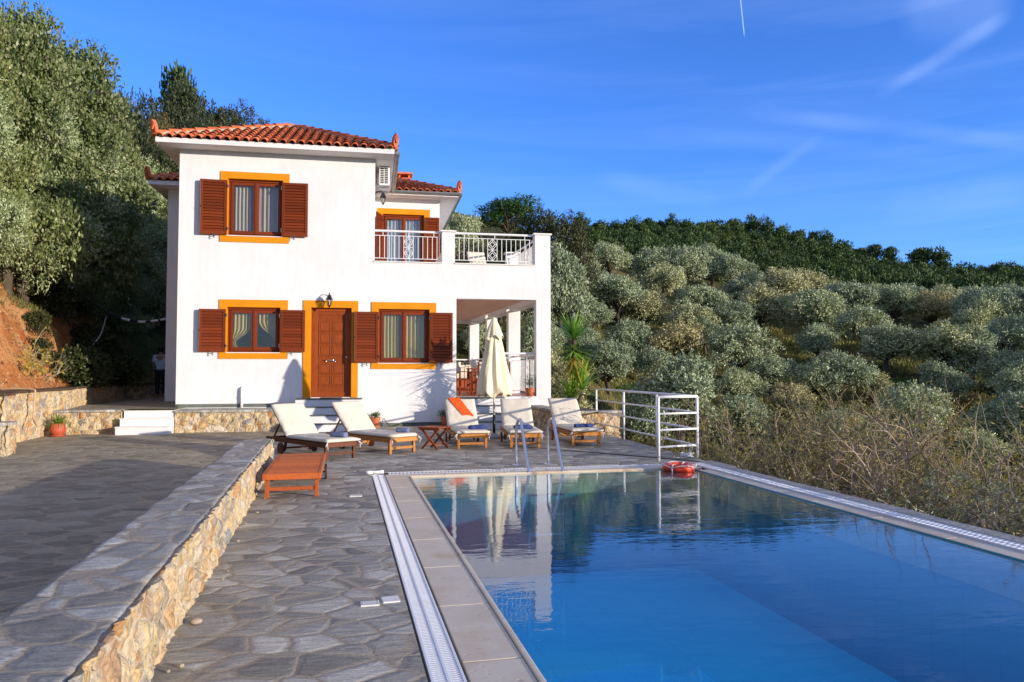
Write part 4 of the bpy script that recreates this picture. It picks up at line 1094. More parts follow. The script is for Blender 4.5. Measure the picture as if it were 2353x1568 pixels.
def make_lounger(name, mat, label, hinge=1.22, back=.72, ang=R(42), pad=True, W_=.57, group='wooden sun loungers on the pool deck', seed=0, taper=0, tail=1.92):
    """origin on the ground under the middle of the foot end, length runs along +y"""
    e = empty(name, (0, 0, 0), 0, label, 'sun lounger', group)
    m = MB(); hw = W_/2; wy = min(1.38, tail-.2)
    f_end = .05
    for s_ in (-1, 1): m.box(s_*hw-(.03 if s_ > 0 else 0), s_*hw+(0 if s_ > 0 else .03), .02, tail, HF-.075, HF-.004)
    m.box(-hw+.031, hw-.031, .02, .05, HF-.07, HF-.006); m.box(-hw+.031, hw-.031, hinge-.02, hinge+.02, HF-.07, HF-.03); m.box(-hw+.031, hw-.031, tail-.05, tail, HF-.07, HF-.012)
    m.build('frame', mat, e, bevel=.004)
    sm_ = MB(); n = 17
    for i in range(n):
        y = .055+(hinge-.09)*i/(n-1)*.985; sm_.box(-hw+.034, hw-.034, y, y+.042, HF-.024, HF-.003)
    sm_.build('seat_slats', mat, e, bevel=.003)
    for s_ in (-1, 1):
        l = MB(); x = s_*(hw-.015); l.box(x-.022-s_*.03, x+.022-s_*.03, .06, .105, 0, HF-.077+.03); l.build('leg', mat, e, bevel=.003)
        l = MB(); l.bar((s_*(hw-.052), wy+.02, .0+.04), (s_*(hw-.052), wy-.06, HF-.05), .04, .03); l.build('leg', mat, e, bevel=.003)
        w_ = MB(); xx = s_*(hw-.0)
        prof = [(0, -.014), (.085, -.014), (.09, -.010), (.09, .010), (.085, .014), (0, .014)]
        w_.lathe(prof, (0, 0, 0), 28)
        wo = w_.build('wheel', mat, e, M=Matrix.Translation((xx+s_*.018, wy, .09)) @ Matrix.Rotation(R(90), 4, 'Y'))
        t_ = MB(); t_.lathe([(.089, -.014), (.096, -.011), (.096, .011), (.089, .014)], (0, 0, 0), 28); t_.build('tyre', 'rubber', wo, M=Matrix.Translation((xx+s_*.018, wy, .09)) @ Matrix.Rotation(R(90), 4, 'Y'))
    c = MB(); c.box(-hw+.04, hw-.04, .072, .094, .07, .11); c.build('crossbar', mat, e, bevel=.003)
    c = MB(); c.tube([(-hw-.01, wy, .09), (hw+.01, wy, .09)], .012); c.box(-hw+.05, hw-.05, wy-.01, wy+.012, .075, .105); c.build('axle', mat, e)
    X = Matrix.Translation((0, hinge, HF-.004)) @ Matrix.Rotation(ang, 4, 'X')
    b = MB()
    for s_ in (-1, 1): b.box(s_*(hw-.035)-.014, s_*(hw-.035)+.014, 0.01, back, -.03, .0)
    b.box(-hw+.05, hw-.05, back-.035, back-.005, -.028, -.001)
    bo = b.build('backrest', mat, e, M=X, bevel=.003)
    b = MB(); n = 11
    for i in range(n): y = .03+(back-.08)*i/(n-1)*.96; b.box(-hw+.05, hw-.05, y, y+.042, -.020, .001)
    b.build('back_slats', mat, bo, M=X, bevel=.003)
    if ang > .1:
        b = MB(); top = X @ Vector((0, back*.62, -.03))
        for s_ in (-1, 1): b.bar((s_*(hw-.09), top.y, top.z), (s_*(hw-.09), hinge+.62, HF-.05), .018, .026)
        b.tube([(-hw+.04, hinge+.62, HF-.05), (hw-.04, hinge+.62, HF-.05)], .012, 6)
        b.build('prop', mat, e)
    if pad:
        p = cushion_pad(W_+.02, hinge+.03, .055, taper, seed)
        c = p.build('seat_cushion', 'cushion', e, M=Matrix.Translation((0, -.03, HF)), smooth=True)
        
        for tx, ty, ts in ((-hw+.02, -.005, -1), (hw-.02, -.005, 1), (hw-.01, .35, 1)): t_ = MB(); tie(t_, (tx, ty, HF+.005), ts); t_.build('tie', 'rope_white', c)
        p = cushion_pad(W_+.02, back+.035, .055, 0, seed+3)
        p.build('back_cushion', 'cushion', e, M=X @ Matrix.Translation((0, -.0, .006)), smooth=True)
    return e
def place(e, x, y, head, z=0):
    """head = direction (deg, from +x ccw) from foot end to head end"""
    e.location = (x, y, z); e.rotation_euler = (0, 0, R(head-90))
L1 = make_lounger('sun_lounger', 'teak_dark', 'dark wooden lounger with cream cushion beside the end of the low stone wall', seed=1)
place(L1, 4.03, -6.72, 124)
L2 = make_lounger('sun_lounger', 'teak', 'light wooden lounger with cream cushion in front of the brown door steps', seed=2, taper=.25)
place(L2, 4.99, -6.05, 125)
L3 = make_lounger('sun_lounger', 'teak', 'cream lounger with the orange throw hanging over its backrest', seed=3); place(L3, 6.16, -5.62, 91)
L4 = make_lounger('sun_lounger', 'teak', 'cream lounger between the parasol pole and the pool ladder', seed=4); place(L4, 7.06, -5.74, 85)
L5 = make_lounger('sun_lounger', 'teak', 'cream lounger furthest right by the planter wall and white railing', seed=5); place(L5, 8.20, -5.60, 90)
bare = make_lounger('sun_lounger', 'teak_red', 'bare reddish wooden lounger lying flat without cushion against the low stone wall', pad=False, ang=0, tail=2.0, hinge=1.30, back=.68, W_=.60)
place(bare, 3.63, -10.12, 92)
# ------------------------------------------------------------ towels and throw
def towel_roll(label, loc, rz, mat, w_=.30, r=.055, flat=.75, folded=False):
    m = MB(); n = 40; turns = 2.6
    if not folded:
        # rolled: spiral strip with thickness
        ny = 18; N_ = 70
        for j in range(ny+1):
            y = -w_/2+w_*j/ny
            for i in range(N_+1):
                t = i/N_; a = t*turns*2*math.pi; rr = .012+(r-.012)*t+noise.noise(Vector((y*9, a, 1)))*.004
                m.v.append((math.cos(a)*rr*1.15, y+noise.noise(Vector((a, 3, 1)))*.006, (math.sin(a)*rr)*flat+r*flat))
        for j in range(ny):
            for i in range(N_): a = j*(N_+1)+i; m.f.append((a, a+1, a+N_+2, a+N_+1))
        # solid core so that the roll has body
        m.lathe([(0, -w_/2+.004), (r*.9, -w_/2+.006), (r*.93, 0), (r*.9, w_/2-.006), (0, w_/2-.004)], (0, 0, 0), 20)
        o_ = len(m.v)-5*20
        for i in range(o_, len(m.v)): x, y, z = m.v[i]; m.v[i] = (x*1.1, z, y*flat+r*flat)
    else:
        nx, ny = 26, 20
        for s_ in (1, -1):
            for j in range(ny+1):
                for i in range(nx+1):
                    u, v = i/nx*2-1, j/ny*2-1; q = (1-abs(u)**4)*(1-abs(v)**6)
                    lay = .006*math.sin(v*7+u*2)
                    m.v.append((u*.085+.006*math.sin(v*6), v*w_/2, .036+s_*(.034*q**.45+lay*q)+noise.noise(Vector((u*2.5, v*4, s_+loc[0])))*.012*q))
        o_ = (nx+1)*(ny+1)
        for j in range(ny):
            for i in range(nx): a = j*(nx+1)+i; m.f.append((a, a+1, a+nx+2, a+nx+1)); m.f.append((o_+a, o_+a+nx+1, o_+a+nx+2, o_+a+1))
    o = m.build('towel', mat, smooth=True); o.location = loc; o.rotation_euler = (0, 0, rz); tag(o, label, 'towel', 'rolled towels lying on the loungers')
    mod = o.modifiers.new('s', 'SOLIDIFY'); mod.thickness = .008; mod.offset = 0
    return o
zt = HF+.055
def on(L, x, y): 
    v = Matrix.Translation(L.location) @ L.rotation_euler.to_matrix().to_4x4() @ Vector((x, y, 0)); return (v.x, v.y, zt)
towel_roll('pale blue grey rolled towel on the dark leftmost lounger', on(L1, .07, .23), R(60), 'towel_light', .25)
towel_roll('pale blue grey rolled towel on the tapered lounger below the front door', on(L2, .12, .22), R(70), 'towel_light', .20)
towel_roll('dark blue folded towel on the lounger with the orange throw', on(L3, .13, .28), R(95), 'towel_blue', .32, folded=True)
towel_roll('dark blue folded towel seen behind the left ladder rail', on(L4, -.01, .30), R(98), 'towel_blue', .32, folded=True)
towel_roll('dark blue rolled towel on the lounger by the white railing', on(L5, .02, .30), R(96), 'towel_blue', .34, r=.045)
# orange throw over L3's back cushion
m = MB(); nx, ny = 18, 60
a_ = R(42)
for j in range(ny+1):
    for i in range(nx+1):
        u = i/nx; v = j/ny
        # strip running diagonally: at the top left, lower end to the right
        xx = -.235+.25*v**1.15+u*(.235-.02*v); s_ = .775-.50*v
        s_ += .02*math.sin(u*3)-u*.03*v
        rib = .004*math.sin(v*150+noise.noise(Vector((u*4, v*6, 0)))*4)+.007*noise.noise(Vector((u*6, v*9, 2)))
        h = .070+rib
        if s_ > .745: h -= (s_-.745)*1.2
        m.v.append((xx, 1.22+s_*math.cos(a_)-h*math.sin(a_), HF+s_*math.sin(a_)+h*math.cos(a_)))
for j in range(ny):
    for i in range(nx): a = j*(nx+1)+i; m.f.append((a, a+1, a+nx+2, a+nx+1))
th = m.build('throw', 'throw_orange', smooth=True); th.location = L3.location; th.rotation_euler = L3.rotation_euler
th.modifiers.new('s', 'SOLIDIFY').thickness = .008
tag(th, 'orange ribbed throw draped over the backrest of a cream lounger', 'throw')
# ------------------------------------------------------------ folding side table
e = empty('side_table', (5.53, -5.36, 0), R(-38), 'small reddish wooden folding side table between two loungers', 'table')
m = MB()
for i in range(8): m.box(-.22+i*.056, -.22+i*.056+.048, -.21, .21, .36, .378)
m.build('table_top', 'table_wood', e, bevel=.003)
m = MB(); m.box(-.2, .22, -.19, -.165, .325, .3595); m.box(-.2, .22, .165, .19, .325, .3595); m.build('apron', 'table_wood', e)
for s_ in (-1, 1):
    for q in (-1, 1):
        m = MB(); m.bar((q*.17, s_*(.150+q*.012), .0), (-q*.17, s_*(.150+q*.012), .35), .022, .032); m.build('leg', 'table_wood', e, bevel=.003)
for q in (-1, 1):
    m = MB(); m.bar((q*.10, -.15-.012*q+.02, .075), (q*.10, .15-.012*q, .075), .03, .018); m.build('stretcher', 'table_wood', e)
# ------------------------------------------------------------ parasol
e = empty('parasol', (6.87, -3.53, 0), 0, 'closed cream parasol standing in a white round base behind the loungers', 'parasol')
m = MB(); m.lathe([(0, 0), (.24, 0), (.245, .02), (.235, .045), (.20, .06), (.06, .075), (.04, .10), (0, .10)], n=32); m.build('base', 'concrete', e, smooth=True)
m = MB(); m.tube([(0, 0, .08), (0, 0, .46)], .028, 12); m.build('pole_sleeve', 'black_metal', e, smooth=True)
m = MB(); m.tube([(0, 0, .44), (0, 0, 2.40)], .019, 12); m.build('pole', 'white_paint', e, smooth=True)
m = MB(); n = 160; rows = 60
def folds(t, v, sd):
    a = math.sin(t*8+noise.noise(Vector((v*1.3, sd, 0)))*1.6); b = math.sin(t*15+2.2+v*2+sd)
    return (abs(a)**.7*(1 if a > 0 else -1))*.11+b*.035+noise.noise(Vector((math.cos(t)*2, math.sin(t)*2, v*3+sd)))*.16
for j in range(rows+1):
    v = j/rows
    z = 2.36-1.50*v; r0 = interp(v, [0, .05, .15, .3, .5, .7, .88, 1], [.02, .05, .095, .145, .20, .26, .32, .345])
    for i in range(n):
        t = 2*math.pi*i/n; f = folds(t, v, 3); rr = r0*(1+f*min(1, v*2.5)*1.2)
        zz = z+(.035*math.sin(t*8)+.03*math.sin(t*5+1))*sstep(.85, 1, v)
        if v > .96: rr *= 1-.10*(v-.96)/.04
        m.v.append((math.cos(t)*rr*1.02, math.sin(t)*rr*.8, zz))
for j in range(rows):
    for i in range(n): m.f.append((j*n+i, j*n+(i+1) % n, (j+1)*n+(i+1) % n, (j+1)*n+i))
can = m.build('canopy', 'umbrella_cloth', e, smooth=True); sm_ = can.modifiers.new('s', 'SOLIDIFY'); sm_.thickness = .006
m = MB(); rows = 22; n = 96
for j in range(rows+1):
    v = j/rows; z = 2.425-.42*v; r0 = interp(v, [0, .06, .2, .5, 1], [.005, .035, .06, .11, .165])
    for i in range(n):
        t = 2*math.pi*i/n; rr = r0*(1+(.14*math.sin(t*4+.6)+.07*math.sin(t*9))*v)
        m.v.append((math.cos(t)*rr, math.sin(t)*rr*.85, z+.05*math.sin(t*4+2)*v*v))
for j in range(rows):
    for i in range(n): m.f.append((j*n+i, j*n+(i+1) % n, (j+1)*n+(i+1) % n, (j+1)*n+i))
o = m.build('vent_cap', 'umbrella_cloth', e, smooth=True); o.modifiers.new('s', 'SOLIDIFY').thickness = .005
# ------------------------------------------------------------ pool ladder
e = empty('pool_ladder', PF(2.66, 10.33, 0), PHI, 'curved stainless steel pool ladder handrails at the far edge of the pool', 'ladder')
def smooth_path(pts, k=6):
    pts = [Vector(p) for p in pts]; out_ = []
    P_ = [pts[0]]+pts+[pts[-1]]
    for i in range(1, len(P_)-2):
        for q in range(k):
            t = q/k; a, b, c, d = P_[i-1:i+3]
            out_.append(.5*((2*b)+(-a+c)*t+(2*a-5*b+4*c-d)*t*t+(-a+3*b-3*c+d)*t**3))
    out_.append(pts[-1]); return out_
for s_ in (-1, 1):
    x = s_*.235
    pts = [(x, 0, 0), (x, 0, .25), (x, -.0, .47), (x, -.025, .565), (x, -.14, .645), (x, -.235, .66), (x, -.31, .61), (x, -.40, .47), (x, -.60, .17), (x, -.70, .05), (x, -.735, -.03), (x, -.74, -.2), (x, -.74, -1.1)]
    m = MB(); m.tube(smooth_path(pts), .021, 12); r_ = m.build('handrail', 'steel', e, smooth=True)
    m = MB(); m.lathe([(.022, .022), (.03, .018), (.055, .012), (.06, .001)], (x, 0, 0), 20); m.build('flange', 'steel', r_, smooth=True)
for k in range(3):
    m = MB(); m.box(-.235, .235, -.775, -.705, -.32-.26*k, -.29-.26*k); m.build('rung', 'steel', e)
# ------------------------------------------------------------ white pipe railings
def pipe_rail(name, pts, H, rails, label, posts, group=None):
    o = Vector(pts[0]); e = empty(name, o, 0, label, 'railing', group)
    for p in posts:
        m = MB(); p = Vector(p)-o; m.tube([(p.x, p.y, 0), (p.x, p.y, H)], .022, 10); m.build('post', 'white_paint', e, smooth=True)
    for z in rails:
        m = MB()
        P_ = [Vector(p)-o for p in pts]; m.tube([(p.x, p.y, z) for p in P_], .022 if z > H-.02 else .016, 10); m.build('rail', 'white_paint', e, smooth=True)
    return e
pipe_rail('deck_railing', [(9.25, -2.75, 0), (9.27, -7.63, 0)], .95, (.95, .71, .46, .215), 'long white pipe railing along the open right edge of the deck', [(9.25, -2.75, 0), (9.26, -4.51, 0), (9.27, -6.19, 0)])
pipe_rail('gate_railing', [(8.63, -7.86, 0), (9.33, -7.67, 0)], .95, (.95, .70, .46, .21), 'short square white pipe railing section at the far right pool corner', [(8.63, -7.86, 0), (9.33, -7.67, 0)])
# ------------------------------------------------------------ lifebuoy, rope
e = empty('lifebuoy', (8.60, -8.66, -.02), .3, 'orange ring lifebuoy with white cord floating by the far pool corner', 'lifebuoy')
m = MB(); n1, n2 = 48, 18
for i in range(n1):
    a = 2*math.pi*i/n1
    for k in range(n2):
        b = 2*math.pi*k/n2; rr = .163+.058*math.cos(b); m.v.append((rr*math.cos(a), rr*math.sin(a), .035+.052*math.sin(b)))
for i in range(n1):
    for k in range(n2): m.f.append((i*n2+k, ((i+1) % n1)*n2+k, ((i+1) % n1)*n2+(k+1) % n2, i*n2+(k+1) % n2))
m.build('ring', 'buoy', e, smooth=True)
m = MB()
for q in range(4):
    a0 = q*math.pi/2+.5; pts = []
    for k in range(11):
        t = k/10; a = a0+t*(math.pi/2-.12); pts.append((math.cos(a)*(.222+.018*math.sin(math.pi*t)), math.sin(a)*(.222+.018*math.sin(math.pi*t)), .05+.035*math.sin(t*math.pi)))
    m.tube(pts, .006, 6)
    a = a0-.06; m.tube([(math.cos(a)*(.163+.062*math.cos(b)), math.sin(a)*(.163+.062*math.cos(b)), .035+.056*math.sin(b)) for b in [x*.5 for x in range(-2, 9)]], .007, 6)
m.build('cord', 'rope_white', e, smooth=True)
m = MB(); pts = []
for k in range(120):
    a = k*.42; r_ = .055+.03*math.sin(k*.37)+.02*noise.noise(Vector((k*.3, 0, 0))); pts.append((math.cos(a)*r_*1.25, math.sin(a)*r_, .02+.05*abs(math.sin(k*.09))+.01*math.sin(k)))
pts += [(.06, .03, .10), (.09, .05, .2), (.12, .06, .205), (.11, .05, .12), (.0, -.02, .02), (-.12, -.05, .012), (-.22, -.02, .012), (-.18, .04, .012)]
m.tube(pts, .0075, 6); o = m.build('rope', 'rope_white', smooth=True); o.location = (9.17, -7.63, .012); tag(o, 'tangled white rope lying at the foot of the short white railing', 'rope')
# ------------------------------------------------------------ small things on the deck
def plaque(x, y, label, w_=.105, h_=.085):
    e = empty('deck_plaque', PF(x, y, 0), PHI, label, 'plaque'); m = MB(); m.box(-w_/2, w_/2, -h_/2, h_/2, -.01, .006); m.build('plate', 'marble', e, bevel=.002)
    m = MB(); a, b = w_/2-.010, h_/2-.010; z = .0068
    for (p, q) in (((-a, -b), (a, -b)), ((a, -b), (a, b)), ((a, b), (-a, b)), ((-a, b), (-a, -b))): m.bar((*p, z), (*q, z), .0016, .0006)
    m.build('border', 'gutter_grey', e)
plaque(.165, 4.39, 'small white rectangular marker plate set in the paving beside the drain, nearer the camera')
plaque(.150, 8.18, 'small white rectangular marker plate set in the paving near the far end of the drain', .13, .11)
m = MB(); m.box(-.05, .05, -.055, .055, -.01, .006); o = m.build('pale_paving_stone', 'marble', bevel=.004); o.location = PF(.285, 4.44); o.rotation_euler = (0, 0, .12); tag(o, 'pale square stone set beside the nearer white marker plate', 'stone')
def pebble(x, y, r, label, mat='travertine'):
    m = MB(); m.lathe([(0, -1), (.5, -.85), (.86, -.45), (1, 0), (.86, .45), (.5, .85), (0, 1)], n=14)
    m.v = [(a*r*1.15, b*r*.9, c*r*.55+r*.5) for a, b, c in m.v]; o = m.build('pebble', mat, smooth=True); o.location = PF(x, y); tag(o, label, 'pebble')
pebble(-.745, 4.25, .030, 'round brown pebble at the foot of the low stone wall', 'twig')
random.seed(3)
for k in range(9):
    o_y = [5.3, 5.1, 3.65, 3.6, 6.9, 7.4, 3.3, 8.2, 6.2][k]; pb = MB(); r = rnd(.007, .014)
    pb.lathe([(0, -1), (.7, -.7), (1, 0), (.6, .8), (0, 1)], n=7); pb.v = [(a*r*rnd(.8, 1.4), b*r, c*r*.7+r*.6) for a, b, c in pb.v]
    o = pb.build('stone_chip', 'ridge_mortar'); o.location = PF(-.775-.018*(o_y-3)+rnd(.03, .09), o_y); tag(o, 'tiny pale stone chip fallen at the foot of the low stone wall', 'stone chip', 'stone chips below the low wall')
m = MB()  # plastic connector at the drain corner
m.lathe([(0, 0), (.05, 0), (.055, .02), (.05, .035), (.02, .04), (0, .04)], (-.05, 0, 0), 18); m.tube([(-.02, .0, .02), (.04, .005, .018), (.09, -.002, .02), (.13, .01, .02)], [.022, .018, .02, .026], 10)
o = m.build('hose_coupling', 'white_plastic', smooth=True); o.location = PF(.40, 9.88, .002); tag(o, 'white plastic hose coupling lying at the far left corner of the drain', 'coupling')
m = MB(); m.box(-.25, .25, -.17, .17, .0, .014); 
for i in range(12): m.box(-.24+i*.04, -.225+i*.04, -.16, .16, .014, .018)
o = m.build('door_mat', 'rubber'); o.location = (3.5, -.24, .7); tag(o, 'dark door mat on the top step below the brown front door', 'door mat')
# hose along the facade
def hose(name, pts, r, mat, label, cat='hose'):
    m = MB(); c = Vector(pts[0]); m.tube([p-c for p in smooth_path(pts, 8)], r, 6); o = m.build(name, mat, smooth=True); o.location = c; return tag(o, label, cat)
hose('cable', [(4.70, -.10, .12), (4.74, -.12, .20), (4.80, -.12, .10), (4.9, -.15, .02), (5.05, -.12, .03), (5.2, -.06, .07), (5.6, -.05, .085), (6.2, -.05, .08), (6.45, -.05, .05)], .008, 'black_metal', 'thin dark cable running along the foot of the white wall', 'cable')

# ------------------------------------------------------------ pots with plants
def leafblade(m, base, az, el, L, w_, droop=.5, n=6, fold=.0):
    """long blade from base; az heading, el initial elevation"""
    p = Vector(base); a = el; pts = []
    h = Vector((math.cos(az), math.sin(az), 0)); s_ = Vector((-math.sin(az), math.cos(az), 0))
    for i in range(n+1):
        pts.append(p.copy()); a2 = a-droop*(i/n)*1.0; p = p+(h*math.cos(a2)+Vector((0, 0, 1))*math.sin(a2))*(L/n)
    o = len(m.v)
    for i, q in enumerate(pts):
        t = i/n; ww = w_*(.55+.45*min(1, t*5)) * (1-t)**.55 if t < 1 else 0
        m.v += [tuple(q-s_*ww/2), tuple(q+s_*ww/2)]
    for i in range(n): a_ = o+2*i; m.f.append((a_, a_+1, a_+3, a_+2))
def pot(name, loc, r, h, mat, label, rim=True):
    e = empty(name, loc, rnd(0, 6), label, 'plant pot'); m = MB()
    if mat == 'terracotta_red': prof = [(0, 0), (r*.62, 0), (r*.72, .02), (r*.95, h*.35), (r, h*.55), (r*.86, h*.85), (r*.80, h*.93), (r*.88, h), (r*.80, h), (r*.74, h*.9), (0, h*.88)]
    else: prof = [(0, 0), (r*.68, 0), (r*.92, h*.72), (r*.93, h*.74), (r*1.02, h*.76), (r*1.02, h*.98), (r*.95, h), (r*.88, h*.97), (r*.86, h*.86), (0, h*.85)]
    m.lathe(prof, n=32); m.build('pot_body', mat, e, smooth=True)
    m = MB(); m.lathe([(0, 0.0), (r*.9, 0.0), (r*1.02, .025), (r*.98, .028), (r*.85, .008), (0, .008)], n=28); m.build('saucer', mat, e, smooth=True)
    m = MB(); m.lathe([(r*.8, h*.905), (r*.4, h*.93), (0, h*.935)], n=16); m.build('soil', 'soil', e)
    return e
random.seed(11)
e = pot('flower_pot', (-1.93, -1.42, 0), .15, .265, 'terracotta_red', 'red clay pot with a spiky strap leaved plant beside the stone wall')
for mat_, cnt in (('yucca_green', 80), ('yellow_leaf', 26)):
    m = MB()
    for k in range(cnt): a = rnd(0, 6.28); leafblade(m, (math.cos(a)*.03, math.sin(a)*.03, .24), a, rnd(.5, 1.4), rnd(.26, .46), .02, rnd(1.2, 2.6))
    m.build('leaves', mat_, e)
def bushy(m, c, r, n, L=.05, w_=.02, squash=1):
    for k in range(n):
        d = Vector((rnd(-1, 1), rnd(-1, 1), rnd(-.4, 1))).normalized()*r*rnd(.3, 1); p = Vector(c)+Vector((d.x, d.y, d.z*squash))
        leafblade(m, p, math.atan2(d.y, d.x)+rnd(-.8, .8), rnd(-.3, 1), L*rnd(.7, 1.3), w_, 1, 3)
e = pot('flower_pot', (4.53, -.24, 0.0), .125, .24, 'terracotta', 'terracotta pot with a leafy green plant between the door steps and the right window')
m = MB(); bushy(m, (0, 0, .27), .13, 260, .07, .026, .8); m.build('leaves', 'green_leaf', e)
m = MB()
for k in range(3): a = k*2.1; m.tube([(math.cos(a)*.13, math.sin(a)*.13, .16), (math.cos(a)*.15, math.sin(a)*.15, .05), (math.cos(a)*.13, math.sin(a)*.13, .003)], .006, 5)
m.build('pot_stand', 'black_metal', e)
e = pot('flower_pot', (6.2, -.35, 0), .12, .25, 'terracotta', 'terracotta pot with a trailing green plant behind the lounger with the orange throw')
m = MB(); bushy(m, (-.05, 0, .28), .18, 300, .07, .022, .8); m.build('leaves', 'green_leaf', e)
e = pot('flower_pot', (8.38, .10, .695), .12, .22, 'terracotta', 'potted climbing plant spilling over the veranda edge at the right pillar')
m = MB(); bushy(m, (0, 0, .30), .17, 320, .06, .02, 1.6); bushy(m, (.05, -.22, -.1), .10, 160, .04, .014, 3.0); m.build('leaves', 'green_leaf', e)
for k, x in enumerate((8.60, 8.88)):
    m = MB(); m.tube([(0, 0, 0), (0, 0, .09)], .008, 6); m.lathe([(.028, .05), (.028, .10), (.034, .105), (.02, .125), (0, .13)], n=12)
    o = m.build('garden_light', 'brass'); o.location = (x, -2.55+.1*k, .46); tag(o, ['small brass garden light on the planter nearest the white house corner', 'small brass garden light on the planter nearest the yucca'][k], 'garden light')

# ------------------------------------------------------------ veranda furniture
def armchair(label, loc, rz, group='wooden canvas chairs on the veranda', cat='chair'):
    e = empty('armchair', loc, rz, label, cat, group)
    for sx in (-1, 1):
        for sy in (-1, 1):
            m = MB(); m.box(sx*.24-.02, sx*.24+.02, sy*.22-.02, sy*.22+.02, 0, .62 if sy < 0 else .90); m.build('leg', 'table_wood', e)
        m = MB(); m.box(sx*.25-.035, sx*.25+.035, -.26, .2, .62, .645); m.build('armrest', 'table_wood', e)
        m = MB(); m.box(sx*.24-.012, sx*.24+.012, -.2, .2, .12, .155); m.build('stretcher', 'table_wood', e)
    m = MB()
    for i in range(7): m.box(-.22, .22, -.23+i*.064, -.18+i*.064, .40, .42)
    m.build('seat', 'table_wood', e)
    m = MB(); m.box(-.22, .22, .185, .205, .58, .90); m.build('back_canvas', 'chair_canvas', e, bevel=.006)
    return e
c0 = armchair('wooden canvas chair with its back to the left edge of the veranda opening', (6.98, 2.0, .69), R(70))
cs = [(7.02, 3.3, R(92), 'wooden canvas chair behind the first one at the left of the veranda table'), (7.55, 1.75, R(170), 'wooden chair at the near side of the veranda table'), (8.10, 2.6, R(-95), 'wooden canvas chair at the right of the veranda table behind the railing'), (8.12, 3.5, R(-80), 'wooden canvas chair furthest back at the right of the veranda table')]
for x, y, rz, lb in cs: copy_tree(c0, (x, y, .69), rz, label=lb)
e = empty('dining_table', (7.55, 2.9, .69), 0, 'dark wooden dining table on the veranda among the chairs', 'table')
m = MB(); m.box(-.36, .36, -.7, .7, .70, .735); m.build('table_top', 'table_wood', e, bevel=.004)
for sx in (-1, 1):
    for sy in (-1, 1): m = MB(); m.box(sx*.3-.03, sx*.3+.03, sy*.62-.03, sy*.62+.03, 0, .70); m.build('leg', 'table_wood', e)
e = empty('veranda_bench', (7.7, 6.2, .69), 0, 'white cushioned bench at the back of the veranda', 'bench')
m = MB(); m.box(-.6, .45, -.3, .3, 0, .4); m.build('seat', 'table_wood', e); m = MB(); m.box(-.6, .45, .2, .34, .41, .86); m.build('back_cushion', 'cushion', e, bevel=.03); m = MB(); m.box(-.6, .45, -.3, .19, .41, .5); m.build('seat_cushion', 'cushion', e, bevel=.03)
def deckchair(label, loc, rz):
    e = make_lounger('deck_chair', 'table_wood', label, hinge=.55, back=.62, ang=R(55), W_=.50, group='cushioned chairs on the balcony', tail=.95)
    e['category'] = 'deck chair'; e.location = loc; e.rotation_euler = (0, 0, rz); return e
deckchair('cream cushioned chair on the balcony beside the middle white post', (5.72, 1.9, 3.885), R(-60))
deckchair('cream cushioned chair on the balcony seen through the right balcony railing', (7.42, 1.5, 3.885), R(8))
e = pot('flower_pot', (6.62, .45, 3.885), .11, .2, 'terracotta', 'potted low green plant on the balcony right of the middle white post')
m = MB(); bushy(m, (.12, 0, .22), .22, 300, .07, .02, .5); m.build('leaves', 'green_leaf', e)

# ------------------------------------------------------------ hoses on the left
hose('hose', [(-4.6, -1.6, 1.0), (-2.6, -2.2, 1.0), (-2.05, -2.35, .99), (-1.98, -2.4, .9), (-1.98, -2.42, .6), (-1.95, -2.5, .42), (-1.86, -2.65, .36), (-1.78, -2.75, .30)], .018, 'hose_tan', 'tan hose hanging over the stone retaining wall left of the red pot')
hose('hose', [(-2.35, .2, 1.0), (-2.45, .9, .985), (-2.6, 1.6, .98), (-2.75, 2.1, 1.0), (-2.9, 3.4, 1.1)], .014, 'black_metal', 'thin black hose lying on top of the retaining wall')
def pipe_seg(p, q): pass
pp = smooth_path([(-1.25, 5.2, 3.0), (-1.7, 5.3, 2.88), (-2.4, 5.4, 2.82), (-3.2, 5.5, 3.05), (-3.9, 5.0, 3.6), (-4.5, 4.6, 4.2), (-5.0, 4.4, 4.5)], 10)
e = empty('wrapped_pipe', pp[0], 0, 'dark pipe wrapped in pieces of white tape sagging from the house to the bank', 'pipe')
m = MB(); m.tube([p-pp[0] for p in pp], .03, 8); m.build('pipe', 'trousers', e, smooth=True)
for k in (4, 8, 12, 17, 23, 42, 46, 50): m = MB(); m.tube([p-pp[0] for p in pp[k:k+4]], .036, 8); m.build('tape', 'rope_white', e, smooth=True)
hose('hose', [(-3.25, 5.3, 2.95), (-3.15, 4.6, 2.4), (-3.28, 4.2, 1.9), (-3.05, 4.1, 1.5), (-3.1, 4.0, 1.05)], .02, 'hose_pale', 'pale hose hanging down the shaded bank left of the house')

